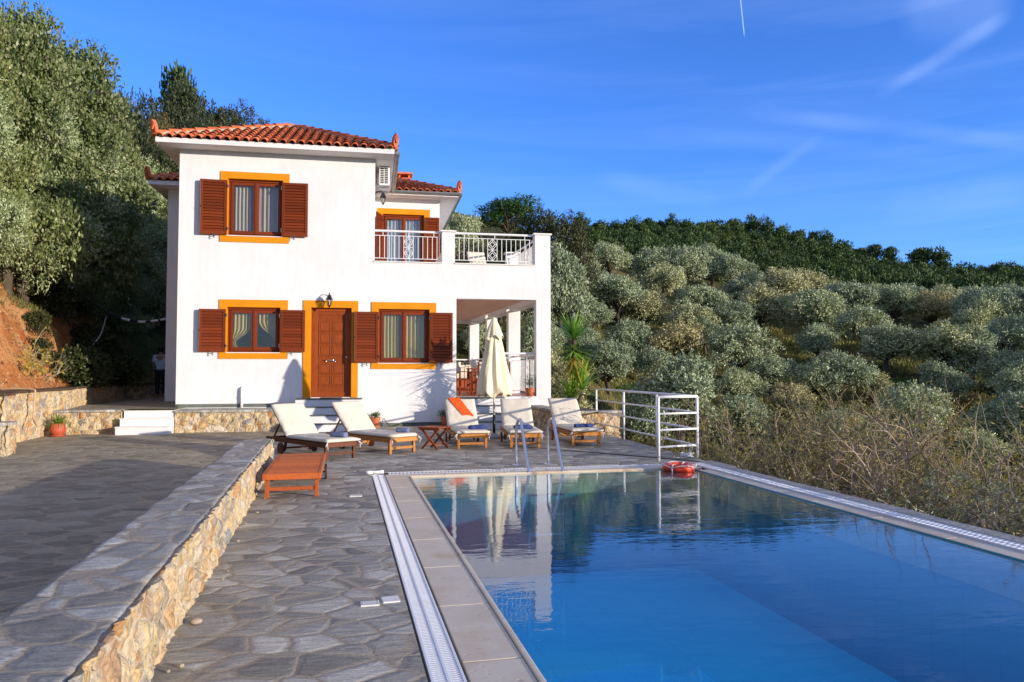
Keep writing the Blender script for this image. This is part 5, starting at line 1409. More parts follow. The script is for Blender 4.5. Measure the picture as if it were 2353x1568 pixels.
# ------------------------------------------------------------ person in the shade beside the house
def person():
    e = empty('person', (-2.16, 7.0, .5), R(180), 'person in a white shirt and dark trousers standing in the shade holding a yellow cloth', 'person')
    def skin_mesh(name, verts, edges, rad, mat, root=0, sub=2, parent=e):
        me = bpy.data.meshes.new(name); me.from_pydata(verts, edges, []); me.materials.append(MATS[mat])
        o = bpy.data.objects.new(name, me); COL.objects.link(o); o.parent = parent
        md = o.modifiers.new('skin', 'SKIN'); md.use_smooth_shade = True
        for i, r in enumerate(rad):
            sv = me.skin_vertices[0].data[i]; sv.radius = (r if hasattr(r, '__len__') else (r, r)); sv.use_root = (i == root)
        s_ = o.modifiers.new('sub', 'SUBSURF'); s_.levels = sub; s_.render_levels = sub; return o
    # body: pelvis 0, waist 1, chest 2, neck 3, head base 4, head 5, crown 6
    V = [(0, 0, .86), (0, 0, 1.0), (0, 0, 1.22), (0, 0, 1.38), (0, -.01, 1.44), (0, -.02, 1.52), (0, -.01, 1.60),
         (.17, 0, 1.32), (.22, .02, 1.08), (.25, -.10, .86), (.26, -.14, .79),
         (-.17, 0, 1.32), (-.24, .0, 1.10), (-.34, -.16, .96), (-.38, -.21, .93),
         (.09, 0, .80), (.10, -.01, .46), (.10, .02, .08), (.10, -.12, .03), (-.09, 0, .80), (-.10, -.02, .46), (-.11, .02, .08), (-.11, -.12, .03)]
    E_ = [(0, 1), (1, 2), (2, 3), (3, 4), (4, 5), (5, 6), (2, 7), (7, 8), (8, 9), (9, 10), (2, 11), (11, 12), (12, 13), (13, 14), (0, 15), (15, 16), (16, 17), (17, 18), (0, 19), (19, 20), (20, 21), (21, 22)]
    Rr = [(.14, .10), (.12, .09), (.15, .10), (.055, .055), (.06, .06), (.085, .095), (.06, .07), .055, .042, .032, .03, .055, .042, .032, .03, .085, .058, .04, .03, .085, .058, .04, .03]
    skin_mesh('body', V, E_, Rr, 'skin')
    skin_mesh('shirt', [(0, 0, .93), (0, 0, 1.02), (0, 0, 1.24), (0, 0, 1.36), (.19, 0, 1.31), (.225, .02, 1.12), (-.19, 0, 1.31), (-.24, 0, 1.12)], [(0, 1), (1, 2), (2, 3), (2, 4), (4, 5), (2, 6), (6, 7)], [(.165, .12), (.15, .115), (.175, .125), (.075, .07), .075, .065, .075, .065], 'shirt', 1)
    skin_mesh('trousers', [(0, 0, .96), (0, 0, .86), (.09, 0, .78), (.10, -.01, .46), (.10, .02, .10), (-.09, 0, .78), (-.10, -.02, .46), (-.11, .02, .10)], [(0, 1), (1, 2), (2, 3), (3, 4), (1, 5), (5, 6), (6, 7)], [(.155, .115), (.165, .12), .10, .075, .06, .10, .075, .06], 'trousers', 1)
    for (hx, hy, hz, s_) in ((.26, -.14, .79, 1), (-.38, -.21, .93, -1)):
        m = MB(); m.tube([(hx, hy, hz), (hx, hy-.02, hz-.05), (hx, hy-.03, hz-.085)], [.026, .034, .028], 8)
        for k, L in enumerate((.055, .07, .075, .068)): xx = hx-.024+k*.016; m.tube([(xx, hy-.03, hz-.075), (xx, hy-.04, hz-.075-L*.5), (xx, hy-.03, hz-.075-L)], [.0085, .008, .006], 6)
        m.tube([(hx-s_*.028, hy-.02, hz-.03), (hx-s_*.045, hy-.04, hz-.06), (hx-s_*.042, hy-.05, hz-.085)], [.011, .010, .007], 6); m.build('hand', 'skin', e, smooth=True)
    m = MB(); m.lathe([(0, -.095), (.06, -.08), (.098, -.02), (.10, .04), (.07, .10), (0, .125)], (0, .015, 1.535), 16); m.v = [(x, y if y > -.055 or z > 1.58 else -.055, z) for x, y, z in m.v]; m.build('hair', 'hair', e, smooth=True)
    m = MB()
    for s_ in (-1, 1): m.lathe([(0, -.008), (.010, 0), (0, .008)], (s_*.032, -.108, 1.53), 8)
    m.build('eyes', 'dark', e)
    m = MB(); m.tube([(0, -.105, 1.535), (0, -.128, 1.505), (0, -.108, 1.497)], [.008, .013, .010], 6); m.build('nose', 'skin', e, smooth=True)
    m = MB(); m.box(-.022, .022, -.113, -.100, 1.462, 1.472); m.build('mouth', 'terracotta', e)
    c = MB(); nx, ny = 10, 24
    for j in range(ny+1):
        for i in range(nx+1):
            u, v = i/nx-.5, j/ny; c.v.append((-.40+u*(.06+.14*v)+.01*math.sin(v*9), -.235+.03*math.sin(u*14+v*3)*v, .90-.62*v+.02*math.sin(u*9)))
    for j in range(ny):
        for i in range(nx): a = j*(nx+1)+i; c.f.append((a, a+1, a+nx+2, a+nx+1))
    o = c.build('cloth', 'yellow_cloth', smooth=True); o.modifiers.new('s', 'SOLIDIFY').thickness = .006
    o.location = e.location; o.rotation_euler = e.rotation_euler; tag(o, 'long yellow green cloth held by the person beside the house', 'cloth')
person()

# ------------------------------------------------------------ vegetation
random.seed(21)
def rdir():
    z = rnd(-1, 1); a = rnd(0, 2*math.pi); s_ = math.sqrt(1-z*z); return Vector((s_*math.cos(a), s_*math.sin(a), z))
def add_leaf(V, F, p, d, L, w_, nrm=None):
    s_ = d.cross(rdir() if nrm is None else nrm+rdir()*.65)
    if s_.length < .05: s_ = d.orthogonal()
    s_.normalize(); s_ *= w_/2; q = p+d*L*.45; t = p+d*L; o = len(V)
    V.append(tuple(p)); V.append(tuple(q+s_)); V.append(tuple(t)); V.append(tuple(q-s_)); F.append((o, o+1, o+2, o+3))
def crown_mesh(lobes, n, L, w_, up=.35, spray=True, shell=.35, twig=5):
    """leaves grouped in short sprays spread through the lobes"""
    V, F = [], []; tot = sum(r*r for _, r in lobes); cnt = 0
    for c, r in lobes:
        k = int(n*r*r/tot/twig)
        for _ in range(k):
            d = rdir()
            if d.z < -.3 and random.random() < .5: d.z = -d.z
            rr = r*(shell+(1-shell)*random.random()**.5)
            bump_ = 1+.55*noise.noise(Vector((c.x*3+d.x*2.6, c.y*3+d.y*2.6, c.z*3+d.z*2.6)))
            p = c+Vector((d.x, d.y, d.z*.85))*rr*bump_
            ax = (d+Vector((0, 0, up))+rdir()*.55).normalized()
            for q in range(twig):
                a = (ax*.6+rdir()*.8).normalized(); add_leaf(V, F, p+ax*L*.45*q, a, L*rnd(.7, 1.25), w_*rnd(.8, 1.2), d)
    m = MB(); m.v = V; m.f = F; return m
def limb_mesh(base_r, H, targets, seed=0, fork=.28):
    m = MB(); lean = Vector((rnd(-.15, .15), rnd(-.15, .15), 0))*H
    f = Vector((lean.x*.5, lean.y*.5, H*fork))
    m.tube([(0, 0, -.4), (lean.x*.1, lean.y*.1, H*fork*.4), tuple(f)], [base_r*1.5, base_r*1.1, base_r*.9], 9)
    for c in targets:
        mid = f.lerp(c, .5)+Vector((rnd(-.1, .1), rnd(-.1, .1), rnd(-.02, .12)))*H*.5
        m.tube([tuple(f), tuple(f.lerp(mid, .5)+Vector((0, 0, -.02*H))), tuple(mid), tuple(c)], [base_r*.62, base_r*.48, base_r*.3, base_r*.1], 6)
        for _ in range(3):
            e_ = c+rdir()*H*.13; m.tube([tuple(mid.lerp(c, rnd(.2, .9))), tuple(e_)], [base_r*.14, base_r*.04], 4)
    return m
def lobes_round(n, W_, H, zlo=.35, r=(.17, .27)):
    out_ = []
    for i in range(n):
        a = i*2.4+rnd(-.4, .4); t = (i+.5)/n; z = H*(zlo+(1-zlo-.18)*(t**.8)); rad = W_/2*math.sqrt(max(.05, 1-((z/H-zlo-.12)/(.80-zlo))**2))*rnd(.45, .86)*(.9 if z < H*.8 else .6)
        out_.append((Vector((math.cos(a)*rad*rnd(.75, 1.3), math.sin(a)*rad*rnd(.75, 1.3), z+rnd(-.08, .09)*H)), W_*rnd(*r)*rnd(.75, 1.25)))
    out_.append((Vector((0, 0, H*.74)), W_*.20)); out_.append((Vector((0, 0, H*.58)), W_*.22))
    return out_
def make_tree(name, H, W_, nl, nleaf, L, w_, mat, base_r, label='', cat='tree', zlo=.35, r=(.17, .27), up=.35, shell=.35, twig=5, fork=.28):
    lb = lobes_round(nl, W_, H, zlo, r)
    e = empty(name, (0, 0, 0), 0, label or None, cat)
    limb_mesh(base_r, H, [c for c, _ in lb], fork=fork).build('trunk', 'bark', e, smooth=True)
    crown_mesh(lb, nleaf, L, w_, up, shell=shell, twig=twig).build('crown', mat, e)
    e['_H'] = H; e['_W'] = W_
    return e
used = set()
def az_of(u): return math.atan((u-1176)/1703.0)+R(10.66)
def put_tree(proto, u, t, ytop, wpx, label, group=None, minH=1.2, cat=None, sink=.15, ratio=None):
    if ratio:
        best = None
        for q in range(-26, 27):
            tt = t*(1+q*.012); az = az_of(u); dep = tt*math.cos(az-R(10.66)); g = ground(CX+math.sin(az)*tt, CY+math.cos(az)*tt, False)
            H = CZ+(853-ytop)/1703.0*dep-g; e_ = abs(H-ratio*wpx/1703.0*dep)+abs(q)*.01
            if H > 1 and (best is None or e_ < best[0]): best = (e_, tt)
        if best: t = best[1]
    az = az_of(u); dep = t*math.cos(az-R(10.66)); x, y = CX+math.sin(az)*t, CY+math.cos(az)*t
    g = ground(x, y, True); zt_ = CZ+(853-ytop)/1703.0*dep; H = max(minH, (zt_-g)*1.06); W_ = wpx/1703.0*dep
    g = min(g, zt_-minH) if zt_-g < minH else g
    sc = (W_/proto['_W'], W_/proto['_W'], H/proto['_H'])
    if proto.name not in used:
        used.add(proto.name); o = proto; o.location = (x, y, g-sink); o.scale = sc; o.rotation_euler = (0, 0, rnd(0, 6.28))
    else: o = copy_tree(proto, (x, y, g-sink), rnd(0, 6.28), sc)
    o['label'] = label
    if group: o['group'] = group
    if cat: o['category'] = cat
    return o
# ---- olives on the facing slope
OL = [make_tree('olive_tree', 4.4, 4.8, nl, 15000, .17, .07, 'olive_leaf', .17, zlo=z_, r=r_, shell=.55) for nl, z_, r_ in ((18, .36, (.08, .15)), (22, .34, (.07, .14)), (15, .42, (.09, .17)), (24, .32, (.065, .13)), (16, .46, (.08, .15)), (13, .38, (.09, .16)))]
g_near = 'olive trees on the lower slope'; g_mid = 'olive trees in the middle of the slope'; g_up = 'olive trees in the upper rows below the pines'
rowA = [(1560, 27, 838, 235, 'big silvery olive tree directly behind the long white deck railing'), (1400, 30, 780, 150, 'olive tree filling the space behind the yucca'), (1300, 26, 850, 150, 'low olive tree between the white house corner and the yucca'), (1480, 24, 905, 150, 'olive tree low behind the deck railing posts'),
        (1935, 27, 940, 160, 'small olive tree peeping over the bare bushes beyond the pool corner'), (2092, 33, 882, 210, 'silvery olive tree with a pointed top above the dry bushes'), (2290, 33, 925, 150, None), (2225, 30, 985, 150, None), (2345, 38, 860, 150, None), (1700, 30, 905, 150, None), (2010, 24, 1000, 130, None), (2420, 34, 900, 200, None), (1250, 30, 800, 150, None), (1810, 34, 880, 120, None)]
rowB = [(1440, 42, 735, 150), (1555, 43, 740, 170), (1700, 41, 745, 195), (1770, 38, 815, 150), (1925, 41, 812, 175), (2035, 43, 745, 160), (1875, 46, 745, 120), (2165, 42, 742, 200), (2305, 41, 815, 150), (2320, 46, 735, 150), (1620, 46, 735, 110), (1335, 38, 760, 130), (2000, 38, 850, 110), (2240, 50, 700, 140), (2420, 44, 790, 180), (1355, 46, 690, 120)]
rowC = [(1420, 55, 632, 165, 'spreading olive tree with a visible forked trunk above the yucca'), (1525, 58, 603, 150, 'olive tree standing on the grass beside a gap right of the forked olive'), (1615, 53, 655, 165, None), (1750, 52, 655, 160, None), (1880, 53, 665, 170, None), (1800, 60, 618, 160, None), (1700, 60, 640, 110, None), (1960, 58, 648, 160, None), (2060, 55, 655, 150, None), (2140, 56, 668, 140, None), (2255, 56, 660, 180, None), (2345, 58, 665, 140, None), (1300, 50, 650, 150, None), (1360, 60, 615, 120, None), (2420, 58, 665, 180, None)]
rowD = [(1320, 66, 572, 130), (1400, 70, 560, 130), (1500, 74, 568, 140), (1570, 72, 566, 150), (1640, 74, 572, 120), (1680, 68, 590, 110), (1740, 72, 622, 110), (1850, 70, 622, 150), (1930, 70, 650, 130), (2010, 70, 652, 120), (2085, 72, 656, 120), (2170, 70, 660, 130), (2240, 74, 660, 110), (2310, 74, 662, 120), (2400, 74, 660, 160), (1260, 60, 600, 120)]
for u, t, yt, w_, lb in rowA: put_tree(random.choice(OL), u, t, yt, w_, lb or 'silvery olive tree low on the slope just beyond the dry bushes', g_near, ratio=.86)
for u, t, yt, w_ in rowB: put_tree(random.choice(OL), u, t, yt, w_*.87, 'grey green olive tree in the middle rows of the facing slope', g_mid, ratio=.84)
rowB2 = [(1480, 48, 668, 120), (1590, 44, 700, 130), (1680, 47, 690, 130), (1980, 46, 705, 140), (2230, 42, 770, 150), (2380, 46, 720, 150), (1870, 38, 830, 130), (1700, 34, 850, 120), (2160, 36, 840, 130), (1500, 36, 800, 110), (2330, 36, 900, 150)]
for u, t, yt, w_ in rowB2: put_tree(random.choice(OL), u, t, yt, w_, 'grey green olive tree in the middle rows of the facing slope', g_mid, ratio=.84)
for u, t, yt, w_, lb in rowC: put_tree(random.choice(OL) if not lb else OL[4], u, t, yt, w_*.87, lb or 'grey green olive tree in the middle rows of the facing slope', g_mid, ratio=.84)
for u, t, yt, w_ in rowD: put_tree(random.choice(OL), u, t, yt, w_*.87, 'olive tree in the upper rows just below the dark pines', g_up, ratio=.82)
# ---- pines on the ridge
PN = [make_tree('pine_tree', 7, 5.6, nl, 2600, .48, .26, 'pine_leaf', .16, zlo=.30, r=(.12, .20), up=.6, shell=.6, twig=3, fork=.4) for nl in (12, 16, 10, 20)]
gp = 'pine trees of the dense wood along the ridge'
top_line = lambda u: interp(u, [1330, 1400, 1480, 1600, 1750, 1850, 1930, 1980, 2060, 2190, 2353, 2450], [505, 505, 508, 503, 510, 525, 540, 565, 590, 605, 607, 610])
bot_line = lambda u: interp(u, [1330, 1500, 1600, 1750, 1900, 2100, 2353, 2450], [590, 585, 598, 640, 660, 668, 676, 680])
cnt = 0; rows_ = 9
for k in range(rows_):
    f = k/(rows_-1)
    u = 1335+rnd(0, 20)
    while u < 2440:
        yt = top_line(u)*(1-f)+(bot_line(u)-34)*f
        tt = 175-82*f**.8
        wpx = rnd(38, 58)*(.85+.25*f)*(1.15 if k == 0 else 1)
        yt += rnd(-7, 7)
        if k == 0: yt += rnd(-8, 12)
        az = az_of(u); x, y = CX+math.sin(az)*tt, CY+math.cos(az)*tt
        put_tree(random.choice(PN), u, tt*rnd(.97, 1.03), yt, wpx, 'dark green pine tree in the dense wood covering the ridge', gp, minH=5.5)
        cnt += 1
        u += wpx*rnd(.66, .95)
for u, yt, w_, lb in ((2120, 567, 62, 'tall flat topped dark pine standing above the ridge at the right'), (2168, 575, 48, 'dark pine just right of the flat topped one on the ridge'), (2015, 558, 34, 'small round pine rising alone above the falling ridge line'), (2050, 564, 34, 'small round pine beside the lone one above the falling ridge line')):
    put_tree(random.choice(PN), u, 160, yt, w_, lb, None)
# ---- broad trees right behind the house and above the balcony
DK = [make_tree('broadleaf_tree', 7, 6.5, nl, 14000, .17, .10, 'dark_leaf', .2, zlo=.2, r=(.13, .22), shell=.5, twig=4) for nl in (15, 20)]
PS = make_tree('stone_pine', 8, 7, 16, 9000, .30, .12, 'green_leaf', .25, zlo=.45, r=(.13, .2), up=.8, shell=.5, twig=4)
put_tree(PS, 1168, 62, 452, 165, 'bright green domed pine rising behind the balcony')
put_tree(DK[0], 1240, 52, 478, 190, 'large dark tree right of the domed pine')
put_tree(DK[1], 1312, 49, 502, 130, 'dark rounded tree between the large dark tree and the pine wood')
put_tree(DK[0], 1180, 48, 545, 170, 'dark tree directly above the right balcony railing')
put_tree(OL[1], 1050, 45, 488, 130, 'pale olive tree just right of the upper house corner')
put_tree(OL[3], 1290, 44, 570, 150, 'olive tree beside the top of the right house pillar')
put_tree(DK[1], 1100, 40, 560, 150, 'dark tree behind the left balcony railing')
for u, t, yt, w_, lb in ((1075, 33, 640, 130, 'olive tree seen between the two rear veranda columns'), (1150, 35, 620, 140, 'olive tree seen behind the parasol top'), (1215, 33, 600, 140, 'olive tree seen beside the front veranda pillar'), (1240, 31, 720, 120, 'low olive tree seen through the veranda railing'), (1110, 31, 740, 120, 'low olive tree seen under the veranda behind the chairs')): put_tree(random.choice(OL), u, t, yt, w_, lb, 'olive trees seen through the open veranda')
# ---- trees on the bank at the left
NO = [make_tree('olive_tree', 6.4, 4.6, nl, 64000, .12, .036, 'olive_leaf_near', .14, zlo=.12, r=(.09, .16), shell=.5, twig=7, up=.5) for nl in (34, 42)]
OK_ = [make_tree('oak_tree', 7, 5.4, 40, 42000, .12, .075, 'oak_leaf', .14, zlo=.12, r=(.08, .15), shell=.5, twig=6)]
BR = make_tree('broadleaf_tree', 5, 4.5, 16, 14000, .12, .06, 'brown_leaf', .12, zlo=.2, r=(.13, .2), twig=5)
L_ = [(OK_[0], 135, 23, 50, 360, 'big leafy oak tree rising highest over the bank at the upper left'), (OK_[0], 10, 21.5, -45, 330, 'leafy oak tree cut by the upper left edge of the picture'), (OK_[0], -120, 20, -60, 330, 'leafy oak tree at the outer left behind the olives'),
      (NO[0], 40, 17.5, 175, 300, 'silvery olive tree leaning over the orange bank at the left edge'), (NO[1], 150, 18.5, 290, 300, 'bushy olive tree hanging over the cut earth bank'), (NO[0], -110, 16.5, 150, 300, 'olive tree at the outer left above the wall'), (NO[1], 60, 17, 430, 250, 'low olive tree crown touching the top of the orange earth'), (NO[0], 165, 18.3, 520, 190, 'olive branches hanging lowest over the hollow in the bank'),
      (OK_[0], 235, 24, 255, 230, 'oak tree in the middle of the bank foliage'), (NO[1], 275, 23, 360, 210, 'pale olive tree left of the small lower roof'), (OK_[0], 335, 26, 350, 170, 'leafy tree touching the small lower roof at the left'), (NO[0], 330, 24, 470, 190, 'olive tree in the shade beside the left house wall'), (NO[1], 245, 21.5, 520, 200, 'olive tree in deep shade above the hanging pale hose'), (OK_[0], 340, 22.5, 600, 170, 'dark shrubby tree in the shade above the wrapped pipe'), (NO[0], 270, 20.8, 630, 150, 'lowest shaded olive crown behind the wrapped pipe'),
      (BR, 232, 29, 175, 150, 'brownish autumn tree behind the big oak at the upper left'), (DK[0], 290, 34, 200, 160, 'dark bushy tree left of the conifer top'), (BR, 350, 38, 235, 120, 'thin brownish tree between the dark trees on the hill'), (DK[1], 405, 42, 190, 200, 'dark dense tree below the pointed conifer behind the roof'), (DK[0], 480, 46, 222, 190, 'dark tree on the hill behind the left roof corner'), (DK[1], 548, 50, 248, 150, 'last dark tree disappearing behind the red roof'), (DK[0], 360, 31, 300, 140, 'dark green tree above the left roof ornament'), (DK[1], 440, 38, 270, 130, 'dark green tree just over the left part of the roof'), (DK[0], 600, 52, 270, 120, 'dark tree hidden behind the roof ridge'), (PN[1], 402, 44, 140, 105, 'green conifer with a pointed top sticking out above the dark trees')]
for p, u, t, yt, w_, lb in L_:
    while True:
        a_ = az_of(u); x, y = CX+math.sin(a_)*t, CY+math.cos(a_)*t
        if ground(x, y, False) > 3.3 or t > 45: break
        t += .3
    put_tree(p, u, t, yt, w_, lb, None, minH=2.2)
# ---- undergrowth
UG = [make_tree('bush', 1.2, 1.6, 7, 2600, .10, .05, 'green_leaf', .03, zlo=.1, r=(.2, .3), twig=4, cat='bush'), make_tree('bush', 1.1, 1.7, 7, 2400, .12, .04, 'brown_leaf', .03, zlo=.1, r=(.2, .3), twig=4, cat='bush')]
for k in range(40):
    u = rnd(1290, 2400); t = rnd(27, 66); az = az_of(u); g = ground(CX+math.sin(az)*t, CY+math.cos(az)*t, False); d_ = t*math.cos(az-R(10.66))
    yy = 853-(g+rnd(.4, 1.1)-CZ)/d_*1703
    put_tree(random.choice(UG), u, t, yy, rnd(1.2, 2.4)/d_*1703, 'low wild bush growing in the grass between the olive trees', 'wild bushes between the olive trees', minH=.5)
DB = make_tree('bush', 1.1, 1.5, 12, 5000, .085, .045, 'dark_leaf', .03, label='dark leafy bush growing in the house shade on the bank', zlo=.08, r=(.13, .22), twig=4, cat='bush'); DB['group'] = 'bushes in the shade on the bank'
# ---- twiggy shrubs
def twigs(m, n, H, spread, r0=.010, segs=6, sub=3, curl=.62, lf=None, nlf=0, lL=.06, lw=.014):
    for k in range(n):
        a = rnd(0, 6.28); b = Vector((math.cos(a), math.sin(a), 0))*rnd(0, spread*.25)
        d = (Vector((math.cos(a), math.sin(a), 0))*rnd(.2, 1.3)*spread/H*2.2+Vector((0, 0, 1))).normalized()
        def grow(p, d, L, r, sg, depth):
            pts = [p.copy()]; rr = [r]
            for i in range(sg):
                rad_ = math.hypot(p.x, p.y); d = (d+rdir()*curl*.5+Vector((0, 0, .05-.10*i/sg))-(Vector((p.x, p.y, 0))*(.9*max(0, rad_-.9)) if rad_ > .9 else Vector())).normalized(); p = p+d*L/sg; pts.append(p.copy()); rr.append(r*(1-.75*(i+1)/sg))
                if lf is not None:
                    for _ in range(nlf):
                        add_leaf(lf.v, lf.f, p-d*rnd(0, L/sg), (d+rdir()*.9+Vector((0, 0, -.2))).normalized(), lL*rnd(.6, 1.3), lw)
            m.tube(pts, rr, 3, False)
            if depth > 0:
                for _ in range(sub):
                    i = random.randint(1, sg-1); dd = (d+rdir()*1.1+Vector((0, 0, .2))).normalized(); grow(pts[i], dd, L*rnd(.25, .55), r*.55, max(3, sg-2), depth-1)
        grow(b, d, H*rnd(.6, 1.05), r0*rnd(.7, 1.3), segs, 2 if k % 2 else 1)
def make_shrub(name, H, spread, n, mt, leafmat, nlf, label, lL=.06, lw=.014, sub=3, r0=.010):
    e = empty(name, (0, 0, 0), 0, label, 'shrub'); m = MB(); lf = MB()
    twigs(m, n, H, spread, r0=r0, lf=lf, nlf=nlf, lL=lL, lw=lw, sub=sub)
    m.build('twigs', mt, e); 
    if lf.v: lf.build('leaves', leafmat, e)
    e['_H'] = H; e['_W'] = spread*2
    return e
SH = [make_shrub('dry_shrub', 2.4, .8, 26, 'twig', 'dry_leaf', 1, 'x', sub=6, r0=.016, lw=.02), make_shrub('dry_shrub', 2.4, .8, 24, 'twig', 'dry_leaf', 4, 'x', sub=5, r0=.014, lw=.02), make_shrub('dry_shrub', 2.2, .9, 28, 'twig_grey', 'olive_leaf_near', 5, 'x', sub=5, r0=.014, lw=.022)]
lab = ['tangled dry bush with bare reddish twigs growing up beside the right pool edge', 'dry bush with narrow yellow green leaves beyond the far right pool corner']
spots = []
for i in range(11):
    y = 2.2+i*.82; spots.append((6.45+rnd(0, .2), y, rnd(-.25, .12)))
for i in range(10):
    y = 1.8+i*.95; spots.append((7.2+rnd(-.1, .4), y, rnd(-.1, .15)+.035*y))
for i in range(9):
    y = 3.2+i*1.1; spots.append((8.3+rnd(-.2, .5), y, rnd(-.15, .15)+.05*y))
for i in range(7): spots.append((5.9+i*.62+rnd(-.2, .2), 10.6+rnd(-.3, 1.8), rnd(.0, .6)))
for k, (x, y, top) in enumerate(spots):
    X = PF(x, y); g = -1.75; leafy = y > 9.5
    p = SH[1] if leafy else SH[[0, 2, 0, 1][k % 4]]
    sc = (top-g)/2.3
    if p.name not in used: used.add(p.name); o = p; o.location = (X[0], X[1], g); o.scale = (1.0, 1.0, sc)
    else: o = copy_tree(p, (X[0], X[1], g), rnd(0, 6.28), (rnd(.95, 1.2), rnd(.95, 1.2), sc))
    o['label'] = lab[1] if leafy else lab[0]; o['group'] = 'dry bushes beyond the far pool corner' if leafy else 'dry bushes along the right pool edge'
o = make_shrub('autumn_shrub', 1.25, .62, 22, 'twig_grey', 'yellow_leaf', 1, 'half bare shrub with orange and yellow leaves on the earth bank above the stone wall', .075, .05, 3, .011); o.location = (-3.35, .75, .95); o['category'] = 'shrub'
o = make_shrub('autumn_shrub', .9, .5, 20, 'twig', 'yellow_leaf', 2, 'browner leafy shrub left of the half bare one on the earth bank', .07, .05, 3, .009); o.location = (-3.35, -.6, .98)
e = empty('yellow_bush', (-3.9, -1.9, 1.1), 0, 'bright yellow leaved bush at the left edge on the earth bank', 'bush'); m = MB(); bushy(m, (0, 0, .35), .45, 900, .07, .035, .9); m.build('leaves', 'yellow_leaf', e)
m = MB(); twigs(m, 10, .6, .3); m.build('twigs', 'twig', e)
m = MB()
for k in range(14): a = rnd(0, 6.28); leafblade(m, (0, 0, 0), a, rnd(.2, 1.2), rnd(.08, .16), .02, 1.2, 4)
o = m.build('weed', 'green_leaf'); o.location = (.10, -.30, .51); tag(o, 'small green weed at the bottom left corner of the house', 'weed')
# ---- yucca
def yucca():
    e = empty('yucca', (8.86, -2.35, .42), 0, 'tall yucca with spiky rosettes and a white flower spike right of the house', 'yucca')
    m = MB(); m.tube([(0, 0, -.1), (.02, 0, .4), (-.01, .02, .9), (.0, 0, 1.45), (0, 0, 1.7)], [.06, .045, .04, .045, .03], 10); m.tube([(0, .02, .1), (.12, -.05, .3), (.16, -.06, .42)], [.045, .04, .03], 8); m.build('trunk', 'bark', e, smooth=True)
    def ros(c, n, L, mat, el0, el1, drp=.35, name='rosette'):
        m = MB()
        for k in range(n):
            a = k*2.39996+rnd(-.15, .15); t = k/n; el = el0+(el1-el0)*t+rnd(-.12, .12)
            leafblade(m, Vector(c)+Vector((0, 0, (el-.2)*.10)), a, el, L*rnd(.85, 1.15)*1.25, .060, drp*rnd(.0, .9), 5)
        m.build(name, mat, e)
    ros((0, 0, 1.62), 95, .50, 'yucca_green', 1.15, -.05); ros((0, 0, 1.42), 60, .50, 'yucca_green', .25, -.45); ros((0, 0, 1.26), 66, .46, 'yucca_yellow', -.05, -1.2, .4, 'dry_leaves')
    ros((.14, -.06, .50), 100, .54, 'yucca_green', 1.35, -.2); ros((-.10, .04, .30), 60, .42, 'yucca_green', 1.3, -.1)
    m = MB(); m.tube([(0, 0, 1.6), (.01, 0, 1.95), (.015, 0, 2.22)], [.014, .01, .004], 6)
    for k in range(150):
        z = rnd(1.95, 2.22); r_ = .055*(1-(z-1.95)/.30); a = rnd(0, 6.28); leafblade(m, (math.cos(a)*r_, math.sin(a)*r_, z), a, rnd(-1, .6), .035, .02, 1, 2)
    m.build('flower_spike', 'flower_white', e)
yucca()
# grass on the slope
def grass():
    m = MB(); random.seed(5)
    for k in range(9000):
        u = rnd(1280, 2400); t = rnd(24, 64); az = az_of(u); x, y = CX+math.sin(az)*t, CY+math.cos(az)*t; g = ground(x, y)
        for q in range(3): add_leaf(m.v, m.f, Vector((x+rnd(-.15, .15), y+rnd(-.15, .15), g-.03)), (Vector((rnd(-.4, .4), rnd(-.4, .4), 1))).normalized(), rnd(.15, .38), .05)
    tag(m.build('grass', 'dry_leaf'), 'rough dry grass covering the slope under the olive trees', 'grass', kind='stuff')
grass()
# ---- contrail
m = MB(); az = az_of(1703); 
def skyp(u, v_, D_): a = az_of(u); d_ = D_/math.cos(a-R(10.66)); return Vector((CX+math.sin(a)*d_, CY+math.cos(a)*d_, CZ+(853-v_)/1703.0*D_))
a_, b_ = skyp(1707, 86, 900), skyp(1696, -150, 700)
for off in (-1, 1): m.tube([tuple(a_), tuple(a_.lerp(b_, .5)+Vector((off*1.0, 0, 0))), tuple(b_+Vector((off*2.0, 0, 0)))], [.3, .7, 1.1], 6)
#leaf('contrail_vapour', [(.9, .9, .9), (.9, .9, .9)], .55, 1)
pass
for p in OL+PN+NO+OK_+UG+SH+DK+[PS, BR]:
    if p.name not in used:
        for c in list(p.children): bpy.data.objects.remove(c)
        bpy.data.objects.remove(p)
for o in bpy.data.objects:
    for k in ('_H', '_W'):
        if k in o: del o[k]
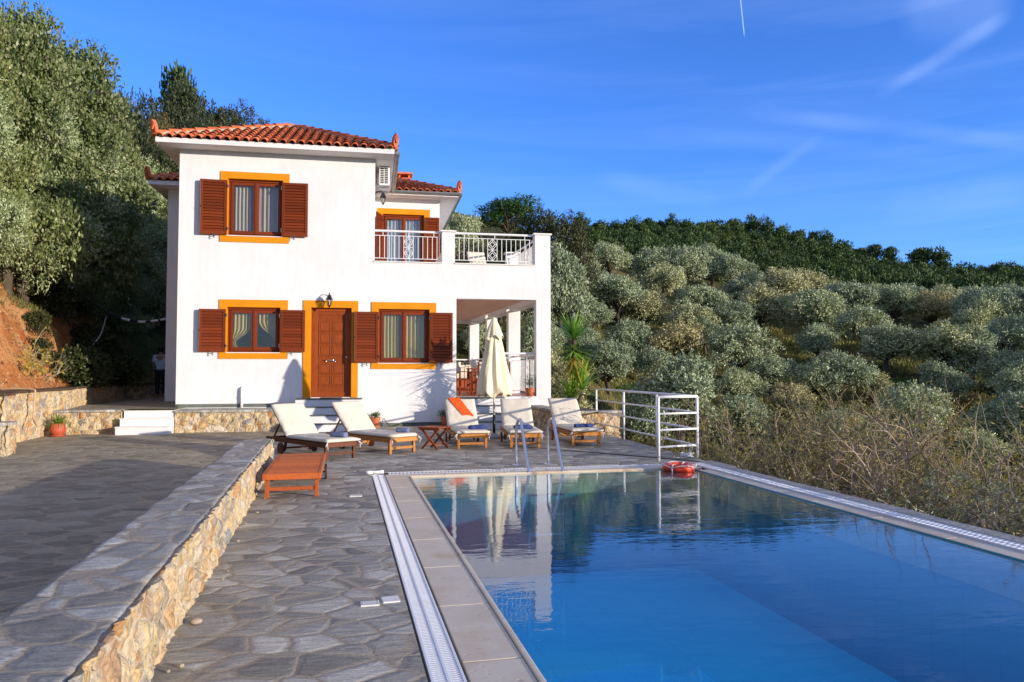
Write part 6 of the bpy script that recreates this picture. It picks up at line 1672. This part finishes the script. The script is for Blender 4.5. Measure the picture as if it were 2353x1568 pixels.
# ---- stones, weeds and grass on the earth bank
random.seed(31)
def bank_stuff():
    m = MB(); g_ = MB()
    for k in range(2600):
        u = rnd(-60, 175); t = rnd(17.5, 23); a = az_of(u); x, y = CX+math.sin(a)*t, CY+math.cos(a)*t; z = ground(x, y)
        if z < .85: continue
        r = rnd(.015, .05)*(2 if random.random() < .04 else 1); o = len(m.v)
        for q in range(6): d = rdir(); m.v.append((x+d.x*r, y+d.y*r, z+d.z*r*.8))
        for f in ((0, 1, 2), (0, 2, 3), (0, 3, 4), (1, 2, 5), (2, 3, 5), (3, 4, 5), (0, 1, 4), (1, 4, 5)): m.f.append(tuple(o+i for i in f))
    tag(m.build('loose_stones', 'loose_earth'), 'loose reddish stones and clods scattered over the earth bank', 'stones', kind='stuff')
    for k in range(2600):
        u = rnd(-60, 200); t = rnd(18.5, 24); a = az_of(u); x, y = CX+math.sin(a)*t, CY+math.cos(a)*t; z = ground(x, y)
        if z < 2.9 or noise.noise(Vector((x*.9, y*.9, 0))) < -.1: continue
        for q in range(3): add_leaf(g_.v, g_.f, Vector((x+rnd(-.06, .06), y+rnd(-.06, .06), z-.02)), Vector((rnd(-.5, .5), rnd(-.5, .5), 1)).normalized(), rnd(.08, .24), .018)
    tag(g_.build('bank_weeds', 'dry_leaf'), 'thin dry weeds on the top of the earth bank', 'weeds', kind='stuff')
plain('loose_earth', (.46, .24, .11), .95, nsc=6, namt=.5)
bank_stuff()

random.seed(41)
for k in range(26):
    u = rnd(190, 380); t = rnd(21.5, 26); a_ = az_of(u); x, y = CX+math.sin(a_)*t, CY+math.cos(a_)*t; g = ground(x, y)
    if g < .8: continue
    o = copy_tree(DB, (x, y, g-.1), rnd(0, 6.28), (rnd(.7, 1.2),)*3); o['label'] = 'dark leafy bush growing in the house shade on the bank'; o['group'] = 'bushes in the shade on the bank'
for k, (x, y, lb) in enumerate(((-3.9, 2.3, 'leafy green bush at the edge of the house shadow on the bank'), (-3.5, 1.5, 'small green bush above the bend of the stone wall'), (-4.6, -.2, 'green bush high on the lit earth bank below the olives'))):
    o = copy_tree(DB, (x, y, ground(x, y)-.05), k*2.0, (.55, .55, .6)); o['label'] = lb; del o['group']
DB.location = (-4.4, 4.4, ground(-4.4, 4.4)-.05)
